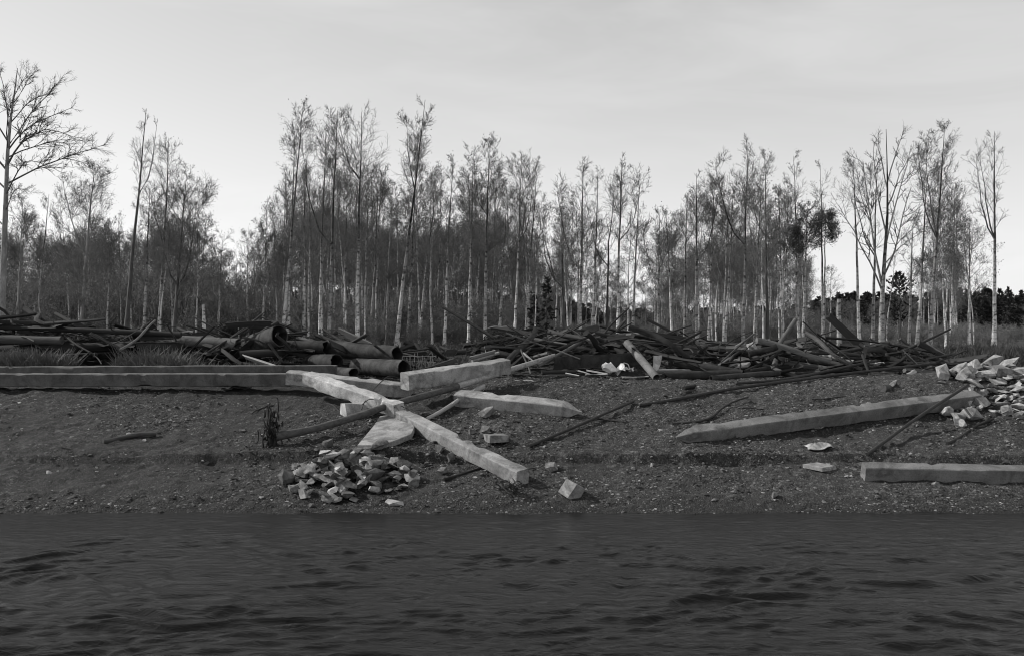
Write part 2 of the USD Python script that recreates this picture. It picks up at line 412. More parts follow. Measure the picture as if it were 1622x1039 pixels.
def rot(rng, flat=0.35):
    a = trimesh.transformations.euler_matrix(rng.normal(0, flat), rng.normal(0, flat), rng.uniform(0, 6.28))
    return a


def put_rock(name, label, cat, c, size, m, rng, group=None, sharp=0.5, flat=0.3, n=13, sink=0.25, z=None, yaw=None):
    mesh = rock_mesh(rng, size, sharp, n)
    M = rot(rng, flat) if yaw is None else trimesh.transformations.euler_matrix(rng.normal(0, flat), rng.normal(0, flat), yaw)
    if sharp == 0.96:
        M = trimesh.transformations.euler_matrix(0.32, 0.42, 0.85)
    mesh.apply_transform(M)
    lo = mesh.vertices[:, 2].min(); hgt = np.ptp(mesh.vertices[:, 2])
    base = zt(c[0], c[1]) if z is None else z
    mesh.apply_translation([0, 0, -lo - sink * hgt])
    return tag(obj(name, mesh, m, smooth=28, loc=(c[0], c[1], base)), label, cat, group), hgt


def heap(rng, n, cx, cy, rx, ry, rot_deg, smin, smax, name, label, cat, group, mats, special=(), elong=(1.5, 0.75), sharp=0.5, spread=1.0):
    """stones dropped one by one on a height map, so that they lie on each other"""
    cell = 0.06
    H = {}
    c, s = math.cos(math.radians(rot_deg)), math.sin(math.radians(rot_deg))
    for k in range(n):
        r = math.sqrt(rng.random()) * (1.0 if k < n * 0.6 else 0.62) * spread
        t = rng.uniform(0, 6.283)
        u, w = r * math.cos(t) * rx, r * math.sin(t) * ry
        x, y = cx + c * u - s * w, cy + s * u + c * w
        big = rng.beta(1.6, 2.6)
        sz = smin + (smax - smin) * big
        dims = (sz * rng.uniform(1.0, elong[0]), sz * rng.uniform(0.7, 1.0), sz * rng.uniform(0.32, elong[1]))
        rad = int(max(1, 0.42 * sz / cell))
        i0, j0 = round(x / cell), round(y / cell)
        cells = [(i0 + i, j0 + j) for i in range(-rad, rad + 1) for j in range(-rad, rad + 1) if i * i + j * j <= rad * rad]
        hs = [H.get(q, 0.0) for q in cells]
        base = float(np.mean(hs)) * 0.85
        zone = "on top of" if math.hypot(u / rx, w / ry) < 0.42 else "at the left side of" if u < -0.5 * rx else "at the right side of" if u > 0.5 * rx else "on the water side of" if w < 0 else "at the back of"
        size = "large" if big > 0.5 else "middling" if big > 0.28 else "small"
        shape = "flat" if dims[2] < 0.5 * dims[0] * 0.75 else "blocky"
        lab, grp = f"{size} {shape} {label[0]} {zone} {label[1]}", f"{size} {shape} {group} {zone.split()[0]} {zone.split()[-2]}"
        p, hgt = put_rock(name, lab, cat, (x, y), dims, mats[rng.integers(len(mats))], rng, grp, sharp=sharp, flat=0.3, sink=0.18, z=zt(x, y) + base)
        for q in cells:
            H[q] = max(H.get(q, 0.0), base + hgt * 0.72)


rng = R(11)
g1 = ground(556, 757)
heap(rng, 150, g1[0], g1[1], 1.28, 0.86, 4, 0.13, 0.46, "broken_stone", ("broken concrete chunk", "the rubble heap by the water"), "rubble chunk", "rubble chunks",
     ["broken_stone", "broken_stone", "broken_stone", "pale_concrete"], elong=(1.9, 0.6))
for px, py, w, h in ((455, 757, 34, 22), (478, 748, 30, 20), (600, 705, 34, 18), (640, 735, 30, 20), (655, 752, 26, 18), (676, 734, 14, 8), (628, 726, 24, 14), (520, 704, 26, 14)):
    p = ground(px, py + h * 0.4); s = p[1] / FPX
    put_rock("broken_stone", "broken concrete chunk scattered around the low heap by the water", "rubble chunk", p, (w * s, w * s * 0.8, h * s * 1.25), "broken_stone", rng, "chunks scattered round the rubble heap", sink=0.15)
rng = R(23)
g2 = ground(1606, 622)
heap(rng, 185, g2[0] + 0.15, g2[1], 1.95, 1.75, -18, 0.15, 0.46, "pale_stone", ("whitish stone", "the pale right heap"), "stone", "whitish stones",
     ["white_stone", "white_stone", "pale_concrete"], elong=(2.1, 0.55), sharp=0.35)
for px, py, w, h in ((1500, 655, 34, 14), (1517, 660, 40, 18), (1519, 670, 30, 16), (1540, 655, 46, 24), (1557, 638, 40, 18), (1545, 632, 36, 16), (1594, 650, 26, 20), (1614, 660, 24, 12), (1530, 640, 26, 14)):
    p = ground(px, py + h * 0.4); s = p[1] / FPX
    put_rock("pale_stone", "whitish rough stone spilled below the heap at the right edge", "stone", p, (w * s, w * s * 0.7, h * s * 1.3), "white_stone", rng, "whitish stones spilled below the right heap", sink=0.12, sharp=0.35)
for px, py in ((1495, 590), (1520, 583), (1545, 580), (1570, 578), (1600, 580), (1618, 590), (1585, 592), (1555, 592), (1530, 594)):
    p = ground(px, py + 8); s = p[1] / FPX
    put_rock("pale_stone", "whitish rough stone along the crest of the right heap", "stone", p, (46 * s, 32 * s, 26 * s), "white_stone", rng, "whitish stones along the crest of the right heap", sink=0.1, sharp=0.35)

# single stones and chunks that can be named
rng = R(31)
for px, py, w, d, h, m, lab, sh, fl in (
    (772, 662, 38, 30, 17, "broken_stone", "rounded boulder below the short pile with the pointed end", 0.2, 0.1),
    (770, 684, 28, 24, 14, "broken_stone", "smaller rounded stone beside the flat block, below the boulder", 0.2, 0.1),
    (746, 688, 14, 12, 9, "broken_stone", "small dull stone left of the three stones in the middle", 0.2, 0.1),
    (762, 693, 14, 12, 10, "white_stone", "small white pebble-like stone touching the flat block", 0.2, 0.1),
    (786, 700, 42, 34, 9, "broken_stone", "flat rectangular concrete block lying in the middle of the gravel", 0.95, 0.05),
    (873, 744, 36, 24, 10, "broken_stone", "thin flat broken flake on the gravel above the square chunk", 0.6, 0.1),
    (906, 786, 27, 27, 21, "concrete", "square tilted concrete chunk standing near the water", 0.96, 0.0),
    (1298, 743, 44, 40, 5, "concrete", "flat pale slab fragment beside the wet step in the bank", 0.85, 0.03),
    (1380, 757, 22, 18, 11, "pale_concrete", "small pale stone at the end of the lowest pile", 0.3, 0.1),
    (1482, 772, 18, 14, 10, "broken_stone", "lone small stone on the gravel below the lowest pile", 0.2, 0.1),
    (1226, 787, 18, 14, 8, "broken_stone", "lone flat stone half sunk near the water on the right", 0.3, 0.1),
    (566, 657, 52, 34, 18, "pale_concrete", "pale rough block wedged under the long broken pile", 0.8, 0.08),
    (700, 650, 20, 14, 10, "broken_stone", "small stone at the foot of the white birch pole", 0.3, 0.1),
    (625, 795, 44, 26, 9, "pale_concrete", "flat pale flake at the water side of the rubble heap", 0.6, 0.06),
    (697, 712, 22, 18, 14, "broken_stone", "small stone right beside the flat slab, under the broken pile", 0.4, 0.1),
    (715, 725, 18, 14, 16, "broken_stone", "upright small stone under the lower half of the broken pile", 0.5, 0.1),
    (702, 750, 26, 18, 11, "broken_stone", "stone between the rubble heap and the broken pile", 0.4, 0.1),
    (1032, 740, 12, 10, 7, "white_stone", "tiny white stone on the open gravel below the tapered pile", 0.2, 0.1),
    (1003, 744, 10, 8, 6, "white_stone", "tiny white stone left of another, below the dark step", 0.2, 0.1)):
    p = ground(px, py); s = p[1] / FPX
    put_rock("stone_chunk", lab, "stone", p, (w * s, d * s, h * s * 1.35), m, rng, sharp=sh, flat=fl, sink=0.2, n=26 if sh > 0.7 else 14)
for k in range(70):
    px, py = rng.uniform(0, 1500), rng.uniform(630, 800)
    p = ground(px, py); w = rng.uniform(0.05, 0.13)
    put_rock("loose_stone", "small loose stone lying on the open gravel bank", "stone", p, (w * 1.3, w, w * 0.7), ["broken_stone", "pebble_pale", "pebble_mid"][rng.integers(3)], rng, "small loose stones on the gravel", sharp=0.25, sink=0.3)


# gravel: one instancer
def instancer(name, label, protos, pos, scale, yaw, idx, cat=None, tiltx=None):
    pi = UsdGeom.PointInstancer.Define(stage, f"/World/{name}")
    tag(pi, label, cat, kind="stuff")
    paths = []
    holder = UsdGeom.Xform.Define(stage, f"/World/{name}/pieces").GetPrim()
    for k, parts in enumerate(protos):
        x = UsdGeom.Xform.Define(stage, f"/World/{name}/pieces/piece_{k:03d}").GetPrim()
        for pn, mesh, m in parts:
            obj(pn, mesh, m, x)
        paths.append(x.GetPath())
    pi.CreatePrototypesRel().SetTargets(paths)
    pi.CreateProtoIndicesAttr(Vt.IntArray.FromNumpy(np.asarray(idx, np.int32)))
    pi.CreatePositionsAttr(Vt.Vec3fArray.FromNumpy(np.asarray(pos, np.float32)))
    sc = np.asarray(scale, np.float32)
    pi.CreateScalesAttr(Vt.Vec3fArray.FromNumpy(sc if sc.ndim == 2 else np.repeat(sc[:, None], 3, 1)))
    h = np.asarray(yaw) / 2
    q = [Gf.Quath(float(math.cos(a)), 0.0, 0.0, float(math.sin(a))) for a in h]
    pi.CreateOrientationsAttr(Vt.QuathArray(q))
    return pi.GetPrim()


rng = R(41)
protos = []
for k in range(9):
    m = ["pebble_dark", "pebble_mid", "pebble_pale"][k % 3]
    protos.append([("pebble", rock_mesh(rng, (1.3, 1.0, 0.65), 0.25, 12, 0), m)])
N = 120000
y = 17.45 + 10.5 * rng.random(N) ** 0.9
x = (rng.random(N) - 0.5) * 2 * (0.54 * y + 0.6)
den = meshkit.fbm(np.stack([x * 0.5, y * 0.9, 0 * x], -1), 3, 8) + 0.10 * np.clip(x / 8, -1, 1)
ok = den + rng.normal(0, 0.10, N) > 0.44
x, y = x[ok], y[ok]
n = len(x)
size = np.clip(np.exp(rng.normal(math.log(0.030), 0.5, n)), 0.012, 0.12)
kind = rng.choice(3, n, p=[0.55, 0.33, 0.12])
idx = kind + 3 * rng.integers(0, 3, n)
z = terrain(x, y) - size * 0.08
instancer("gravel_pebbles", "loose pebbles strewn over the whole gravel bank", protos, np.stack([x, y, z], 1), size, rng.uniform(0, 6.28, n), idx)


# ------------------------------------------------------------------ concrete piles
def pile_mesh(length, w, rng, tip=None, taper=0.5, chip=0.012, ragged=0.0):
    """a square pile along x with chamfered, chipped edges; tip: 'end' or 'start' drawn to a point"""
    c = 0.018
    h = w / 2
    sec = np.array([(-h + c, -h), (0, -h), (h - c, -h), (h, -h + c), (h, 0), (h, h - c), (h - c, h), (0, h), (-h + c, h), (-h, h - c), (-h, 0), (-h, -h + c)])
    corner = np.array([1, 0, 1, 1, 0, 1, 1, 0, 1, 1, 0, 1.0])
    X = np.linspace(0, length, max(12, int(length / 0.075)))
    V = []
    bites = [(rng.uniform(0, length), rng.choice([0, 2, 3, 5, 6, 8, 9, 11]), rng.uniform(0.06, 0.20), rng.uniform(0.008, 0.04)) for _ in range(int(length * 2.6))]
    for xx in X:
        s = 1.0
        if tip == "end":
            s = np.clip((length - xx) / taper, 0.12 if taper > 0.25 else 0.6, 1)
        if tip == "start":
            s = np.clip(xx / taper, 0.12, 1)
        p = sec * s
        n1 = meshkit.fbm(np.stack([np.full(12, xx * 3.0), p[:, 0] * 5, p[:, 1] * 5], -1) + ragged * 7, 3, int(length * 10))
        bite = np.clip(n1 - 0.52, 0, 1) * corner * (chip * 6 + ragged) + (n1 - 0.5) * chip * 0.8
        for bx, ck, br, bd in bites:
            if abs(xx - bx) < br:
                for kk in (ck, ck + 1 if ck in (2, 5, 8) else ck - 1):
                    bite[kk % 12] += bd * math.sqrt(1 - ((xx - bx) / br) ** 2)
        V.append(np.column_stack([np.full(12, xx), p * (1 - bite[:, None] / h)]))
    V = np.array(V)
    if ragged:
        for e, sg in ((0, -1), (-1, 1)):
            V[e, :, 0] += sg * rng.uniform(-0.02, ragged, 12)
    S = len(X)
    v = V.reshape(-1, 3)
    s, k = np.meshgrid(np.arange(S - 1), np.arange(12), indexing="ij")
    a, b = s * 12 + k, s * 12 + (k + 1) % 12
    q = np.stack([a, a + 12, b + 12, b], -1).reshape(-1, 4)
    f = np.vstack([q[:, [0, 2, 1]], q[:, [0, 3, 2]]])
    n = len(v)
    v = np.vstack([v, V[0].mean(0), V[-1].mean(0)])
    k = np.arange(12); k1 = (k + 1) % 12
    o = (S - 1) * 12
    f = np.vstack([f, np.stack([np.full(12, n), k1, k], 1), np.stack([np.full(12, n + 1), o + k, o + k1], 1)])
    m = trimesh.Trimesh(v, f, process=False)
    trimesh.repair.fix_normals(m)
    return m


def pile(label, a, b, w, m="concrete", roll=0.0, seed=1, **kw):
    M, ln = frame(a, b, roll)
    t = thing("concrete_pile", label, "concrete pile", matrix=M)
    obj("shaft", pile_mesh(ln, w, R(seed), **kw), m, t, smooth=22)
    return t, M, ln


def onground(px, py, up):
    return ground(px, py) + np.array([0, 0, up])


def lug(t, x, w):
    """a lifting loop of bent bar on the top face"""
    a = np.linspace(0, math.pi, 9)
    pts = np.stack([x + 0.07 * np.cos(a), 0 * a, w / 2 + 0.06 * np.sin(a) - 0.012], 1)
    obj("lifting_loop", solid_tube(pts, np.full(9, 0.008), 6), "black_rebar", t, smooth=True)


# long pile along the crest on the left, and the one behind it
t, M, ln = pile("long dull concrete pile lying along the crest at the left edge", ray(-420, 601, 24.9), ray(462, 601, 24.55), 0.315, "old_concrete", roll=3, seed=3, chip=0.012)
pile("second long dull pile behind and above the front one on the left crest", ray(-300, 589, 25.45), ray(533, 586, 25.35), 0.26, "old_concrete", roll=2, seed=4, chip=0.014)
# broken pile running down to the water: two halves held by their bars
A, B_, C_, D_ = ray(487, 599, 23.85), onground(632, 668, 0.26), onground(636, 672, 0.19), onground(828, 768, 0.17)
M, ln = frame(A, B_, 10)
t = thing("concrete_pile", "long pale pile broken in the middle, running down towards the water", "concrete pile", matrix=M)
obj("shaft", pile_mesh(ln, 0.31, R(6), chip=0.02, ragged=0.03), "pale_concrete", t, smooth=24)
Mi = np.linalg.inv(M)
tl = lambda p: (Mi @ np.append(p, 1))[:3]
M2, ln2 = frame(C_, D_, 10)
obj("shaft", pile_mesh(ln2, 0.30, R(7), chip=0.010, ragged=0.014), "concrete", t, smooth=24, matrix=Mi @ M2)
for dy, dz in ((-0.09, 0.09), (0.09, 0.09), (-0.09, -0.09), (0.09, -0.09)):
    p0 = np.array([ln - 0.15, dy, dz]); p1 = (Mi @ M2 @ np.array([0.2, dy, dz, 1]))[:3]
    obj("bare_bar", solid_tube(np.linspace(p0, p1, 5) + np.array([[0, 0, 0], [0, 0, .02], [0, 0.02, .03], [0, 0, .02], [0, 0, 0]]), np.full(5, 0.009), 6), "black_rebar", t, smooth=True)
# pile lying behind the broken one
pile("pale pile half hidden behind the broken pile, left end out", ray(456, 597, 24.45), ray(652, 619, 24.15), 0.33, "concrete", roll=12, seed=8, chip=0.012)
pile("thick pale beam propped up with its sunlit end to the left", ray(641, 604, 23.4), ray(802, 580, 25.2), 0.39, "concrete", roll=6, seed=9, chip=0.012)
pile("short pale pile with a pointed right end in the middle", onground(724, 639, 0.12), onground(921, 663, 0.13), 0.37, "concrete", roll=18, seed=10, chip=0.014, tip="end", taper=0.42)
pile("long tapered pile with its point to the left, reaching the white stones", onground(1071, 702, 0.11), onground(1545, 639, 0.12), 0.31, "dull_concrete", roll=24, seed=11, chip=0.011, tip="start", taper=0.30)
t, M, ln = pile("lowest long pile at the right edge, square end to the left", onground(1367, 759, 0.13), onground(1800, 765, 0.13), 0.305, "dull_concrete", roll=17, seed=12, chip=0.011)


# flat slab beside the rubble
def slab(name, label, cat, pts, thick, m, seed=0):
    """a plate whose outline runs through ground points, a little above the gravel"""
    P = np.array(pts, float)
    c = P.mean(0)
    A_ = np.c_[P[:, 0] - c[0], P[:, 1] - c[1], np.ones(len(P))]
    k = np.linalg.lstsq(A_, P[:, 2], rcond=None)[0]
    top = np.column_stack([P[:, 0] - c[0], P[:, 1] - c[1], A_ @ k])
    top[:, 2] -= c[2]
    n = len(P)
    v = np.vstack([top * [0.985, 0.985, 1], top - [0, 0, 0.012], top * [1, 1, 1] - [0, 0, thick], [[0, 0, k[2] - c[2]]], [[0, 0, k[2] - c[2] - thick]]])
    i = np.arange(n); j = (i + 1) % n
    f = np.vstack([np.stack([i, j, np.full(n, 3 * n)], 1), np.stack([j + 2 * n, i + 2 * n, np.full(n, 3 * n + 1)], 1)] +
                  [np.vstack([np.stack([a + i, a + n + i, a + n + j], 1), np.stack([a + i, a + n + j, a + j], 1)]) for a in (0, n)])
    me = trimesh.Trimesh(v, f, process=False)
    me = me.subdivide().subdivide()
    me.vertices += (meshkit.fbm(me.vertices * 4, 3, seed)[:, None] - 0.5) * np.array([0.02, 0.02, 0.03])
    trimesh.repair.fix_normals(me)
    return tag(obj(name, me, m, smooth=25, loc=c), label, cat)


slab("concrete_slab", "flat trapezoid concrete slab leaning under the broken pile, above the rubble", "concrete slab",
     [onground(x_, y_, u_) for x_, y_, u_ in ((566, 714, 0.10), (592, 686, 0.12), (602, 668, 0.14), (640, 664, 0.17), (657, 690, 0.20), (652, 702, 0.16), (610, 712, 0.11))], 0.11, "concrete", 3)


# ------------------------------------------------------------------ poles, logs, pipes, planks
def log(name, label, cat, a, b, r0, r1=None, m="dark_wood", bend=0.0, rough=0.12, seed=0, inner=None, sides=9, group=None, parent=None, sag=0.0, stubs=0):
    r1 = r0 if r1 is None else r1
    M, ln = frame(a, b)
    rng = R(seed + 1000)
    S = max(4, min(16, int(ln / 0.35) + 3))
    t = np.linspace(0, 1, S)
    pts = np.stack([t * ln, bend * np.sin(t * math.pi) + (0.6 * bend * np.sin(t * 7 + seed)), -sag * np.sin(t * math.pi) + 0.3 * bend * np.sin(t * 5 + seed)], 1)
    me = solid_tube(pts, r0 + (r1 - r0) * t, sides, rough, rng, inner)
    if inner and r0 > 0.12:   # dented walls, broken rims
        v = me.vertices; ang = np.arctan2(v[:, 2], v[:, 1])
        dent = 1 + 0.10 * (meshkit.fbm(np.stack([v[:, 0] * 1.3, np.cos(ang) * 1.5 + seed, np.sin(ang) * 1.5], -1), 3, seed) - 0.5) + 0.05 * np.cos(2 * ang + seed)
        v[:, 1:] *= dent[:, None]
        for e, sg in ((v[:, 0] < 1e-3, 1), (v[:, 0] > ln - 1e-3, -1)):
            rag = (0.25 if seed % 2 else 0.10) if sg > 0 else 0.09
            v[e, 0] += sg * rag * np.clip(meshkit.fbm(np.stack([np.cos(ang[e]) * 2.2 + seed, np.sin(ang[e]) * 2.2, 0 * ang[e]], -1), 3, 5) - 0.35, 0, 1) * 2.0
        me.vertices = v
    if stubs:
        parts = [(me.vertices, me.faces)]
        for k in range(stubs):
            tt = rng.uniform(0.15, 0.95); i = int(tt * (S - 1))
            d = norm(rng.normal(size=3) + [0.6, 0, 0.3]); l_ = rng.uniform(0.08, 0.3)
            s_ = solid_tube([pts[i], pts[i] + d * l_ * 0.5, pts[i] + d * l_], np.array([0.35, 0.25, 0.12]) * (r0 + r1) / 2, 5)
            parts.append((s_.vertices, s_.faces))
        me = cat_mesh(parts)
    return tag(obj(name, me, m, parent, smooth=40 if inner else 50, matrix=M), label, cat, group)


def plank(name, label, cat, a, b, w, th, m, roll=0, seed=0, group=None):
    M, ln = frame(a, b, roll)
    rng = R(seed + 77)
    me = trimesh.creation.box([ln, w, th]).subdivide()
    me.apply_translation([ln / 2, 0, 0])
    v = me.vertices
    v += (rng.random(v.shape) - 0.5) * np.array([0.10, 0.012, 0.008])
    v[:, 2] += 0.03 * ln * np.sin(v[:, 0] / ln * math.pi) * rng.uniform(-0.5, 0.5)
    return tag(obj(name, me, m, smooth=20, matrix=M), label, cat, group)


PX = 1 / FPX
pole_a, pole_b = ground(436, 694, 0.16), ray(845, 574, 26.2)
tree_log = thing("driftwood_tree", "long uprooted driftwood trunk lying across the broken pile, roots at the left", "driftwood trunk")
pts = np.array([pole_a, ray(500, 679, 20.9), ray(560, 661, 21.6), ray(620, 640, 22.3), ray(690, 622, 23.2), ray(760, 601, 24.5), pole_b, ray(878, 562, 26.9)])
# resample smoothly
tt = np.linspace(0, 1, len(pts)); ts = np.linspace(0, 1, 26)
pts = np.stack([np.interp(ts, tt, pts[:, k]) for k in range(3)], 1)
for _ in range(2):
    pts[1:-1] = (pts[:-2] + 2 * pts[1:-1] + pts[2:]) / 4
rr = np.interp(ts, [0, .12, .5, .8, 1], [0.105, 0.085, 0.085, 0.075, 0.04])
c0 = pts[0].copy()
lm = solid_tube(pts[:17] - c0, rr[:17], 9, 0.15, R(4))
obj("trunk", lm, "grey_wood", tree_log, smooth=50)
obj("barked_top", solid_tube(pts[16:] - c0, rr[16:] * 1.02, 9, 0.2, R(5)), "pale_wood", tree_log, smooth=50)
UsdGeom.Xformable(tree_log).ClearXformOpOrder(); tree_log.GetAttribute("xformOp:translate").Set(Gf.Vec3d(*c0)); UsdGeom.Xformable(tree_log).SetXformOpOrder([UsdGeom.XformOp(tree_log.GetAttribute("xformOp:translate"))])


def tangle(rng, n, size, r, steps=6, curl=0.8, up=0.0, center=0.2):
    """a ball of bent roots, wires or twigs round the origin"""
    p = rng.normal(size=(n, 3)) * np.asarray(size) * center
    d = norm(rng.normal(size=(n, 3)) + [0, 0, up])
    P = [p]
    ln = rng.uniform(0.5, 1.1, (n, 1)) * np.asarray(size) * 0.9 / steps
    for _ in range(steps):
        d = norm(d + rng.normal(size=(n, 3)) * curl * 0.45)
        p = p + d * ln
        P.append(p)
    P = np.stack(P, 1)
    rad = r * rng.uniform(0.5, 1.2, (n, 1)) * np.linspace(1, 0.35, steps + 1)[None]
    return cat_mesh([tubes(P, rad, 4)])


obj("root", tangle(R(8), 70, (0.24, 0.2, 0.55), 0.026, 6, 1.3, 0.1, 0.4), "dark_wood", tree_log, loc=(-0.05, -0.02, 0.07))
rc = rock_mesh(R(9), (0.34, 0.3, 0.62), 0.1, 16, 2); rc.apply_translation([-0.07, 0, 0.02])
obj("root_clod", rc, "dark_wood", tree_log, smooth=40)
for k, (dx, dz, hx) in enumerate(((-0.12, 0.62, -0.03), (-0.02, -0.42, 0.06), (-0.16, -0.3, -0.1), (-0.09, 0.5, 0.05))):
    q = np.array([[0, 0, 0], [dx * 0.6, -0.03, dz * 0.4], [dx, -0.04, dz * 0.75], [dx + hx, -0.02, dz]])
    obj("root", solid_tube(q, [0.06, 0.04, 0.025, 0.01], 7, 0.25, R(k)), "dark_wood", tree_log, smooth=50)

log("birch_pole", "white peeling birch pole leaning under the driftwood trunk", "pole", ground(676, 664, 0.05), ray(766, 612, 24.2), 0.042, 0.06, "birch_white" if False else "pale_wood", 0.04, 0.25, 3, stubs=3)

# poles and rods lying on the gravel
LIE = [
    ("steel_rod", "dark straight rod lying on the gravel right of the middle", "rod", (838, 709), (1004, 640), 0.036, 0.032, "black_rebar", 0.02),
    ("steel_rod", "short dark rod end crossing under the straight rod in the middle", "rod", (935, 663), (992, 668), 0.02, 0.02, "rusty_steel", 0.0),
    ("driftwood_stick", "thick pale bent stick lying alone on the left gravel", "stick", (163, 698), (247, 684), 0.042, 0.05, "grey_wood", 0.07),
    ("driftwood_stick", "thin dark curved stick on the left gravel above the step", "stick", (44, 713), (118, 708), 0.018, 0.012, "dark_wood", 0.16),
    ("driftwood_branch", "thin dark curved branch above the tapered pile", "branch", (1064, 670), (1180, 634), 0.034, 0.02, "dark_wood", -0.22),
    ("driftwood_stick", "short wiry dark twig behind the tapered pile", "stick", (1176, 650), (1226, 648), 0.012, 0.01, "dark_wood", 0.09),
    ("driftwood_stick", "dark stick sticking out beneath the broken pile near the water", "stick", (703, 761), (768, 738), 0.032, 0.024, "dark_wood", 0.02),
    ("driftwood_stick", "dark stick below the whitish stones at the right", "stick", (1500, 704), (1572, 664), 0.034, 0.026, "dark_wood", 0.05),
    ("driftwood_stick", "thin pale twig on the gravel behind the pointed short pile", "stick", (790, 601), (850, 606), 0.013, 0.008, "pale_wood", 0.06),
    ("driftwood_stick", "thin dark twig curving to the pale block at left of the broken pile", "stick", (488, 630), (548, 656), 0.014, 0.01, "dark_wood", 0.1),
    ("driftwood_stick", "small dark stick lying left of the rubble heap roots", "stick", (398, 655), (436, 640), 0.012, 0.008, "dark_wood", 0.05),
    ("pipe_stub", "short dark pipe stub on the gravel in front of the dark pipes", "pipe", (1083, 617), (1100, 612), 0.05, 0.05, "rusty_steel", 0.0),
    ("driftwood_stick", "short dark stick end beside the pipe stub", "stick", (1085, 624), (1102, 621), 0.03, 0.02, "dark_wood", 0.0),
    ("driftwood_stick", "thin stick lying on the gravel beside the tapered pile's far side", "stick", (1286, 633), (1340, 628), 0.014, 0.01, "dark_wood", 0.03),
    ("driftwood_stick", "tiny dark stick beside the rubble heap's right foot", "stick", (596, 780), (640, 764), 0.02, 0.014, "dark_wood", 0.04),
]
for k, (nm, lab, cat, a, b, r0, r1, m, bend) in enumerate(LIE):
    log(nm, lab, cat, ground(*a, r0 * 0.8), ground(*b, r1 * 0.8 + 0.01), r0, r1, m, bend, 0.15, 40 + k)
log("steel_rod", "long dark thin rod slanting down from the white stones across the tapered pile", "rod", ground(1372, 722, 0.03), ray(1530, 611, 22.7), 0.034, 0.034, "black_rebar", 0.02, 0.05, 61)
log("long_pole", "dark pole pointing up right out of the right heap", "pole", ray(1398, 572, 29.0), ray(1506, 521, 29.6), 0.05, 0.028, "black_rebar", 0.02, 0.1, 64)
log("driftwood_log", "thick dark log on top of the whitish stones", "log", ray(1490, 614, 24.6), ray(1660, 594, 24.9), 0.07, 0.05, "dark_wood", 0.03, 0.15, 65)
log("driftwood_log", "grey log lying left of the whitish stones", "log", ground(1398, 616, 0.08), ray(1508, 600, 27.0), 0.10, 0.075, "grey_wood", 0.03, 0.15, 66)
log("driftwood_log", "short pale stub leaning on the grey log by the white stones", "log", ground(1412, 611, 0.08), ray(1447, 591, 27.2), 0.06, 0.10, "pale_wood", 0.0, 0.2, 67)
log("driftwood_log", "short dark forked piece crossing the grey log's right end", "log", ray(1488, 590, 26.3), ray(1522, 614, 25.0), 0.06, 0.04, "grey_wood", 0.02, 0.2, 68)

# bars sticking out of the concrete
def wire(label, pts, r=0.012, name="bent_bar", cat="rebar", m="black_rebar"):
    P = np.array(pts); t = np.linspace(0, 1, len(P)); s = np.linspace(0, 1, len(P) * 4)
    Q = np.stack([np.interp(s, t, P[:, k]) for k in range(3)], 1)
    for _ in range(2):
        Q[1:-1] = (Q[:-2] + 2 * Q[1:-1] + Q[2:]) / 4
    c = Q[0].copy()
    return tag(obj(name, solid_tube(Q - c, np.full(len(Q), r), 6), m, smooth=True, loc=c), label, cat)


wire("very long dark bent pole lying from the gravel to the right heap", [ground(1013, 644, 0.04), ground(1080, 631, 0.05), ground(1150, 617, 0.06), ground(1230, 607, 0.07), ray(1310, 595, 26.6), ray(1400, 585, 27.0), ray(1482, 575, 27.2)], 0.042, "long_pole", "pole")
wire("long dark pole running low in front of the right heap into its middle", [ground(1166, 608, 0.05), ground(1230, 603, 0.08), ray(1290, 592, 27.0), ray(1340, 581, 27.5), ray(1388, 571, 28.0)], 0.040, "long_pole", "pole")
wire("thin dark bar bent up over the upper half of the broken pile", [ray(573, 648, 22.2), ray(576, 638, 22.4), ray(588, 620, 22.8), ray(606, 602, 23.2), ray(617, 594, 23.4), ray(634, 599, 23.5)])
wire("short dark bar looped by the upper break of the broken pile", [ray(574, 640, 22.1), ray(583, 632, 22.0), ray(592, 632, 22.0)], 0.010)
t = tag(obj("root_clump", tangle(R(14), 60, (0.34, 0.3, 0.24), 0.013, 6, 1.0, 0.1, 0.3), "black_rebar", loc=ground(812, 776, 0.10)), "dark tangled clump of roots at the lower end of the broken pile", "roots")

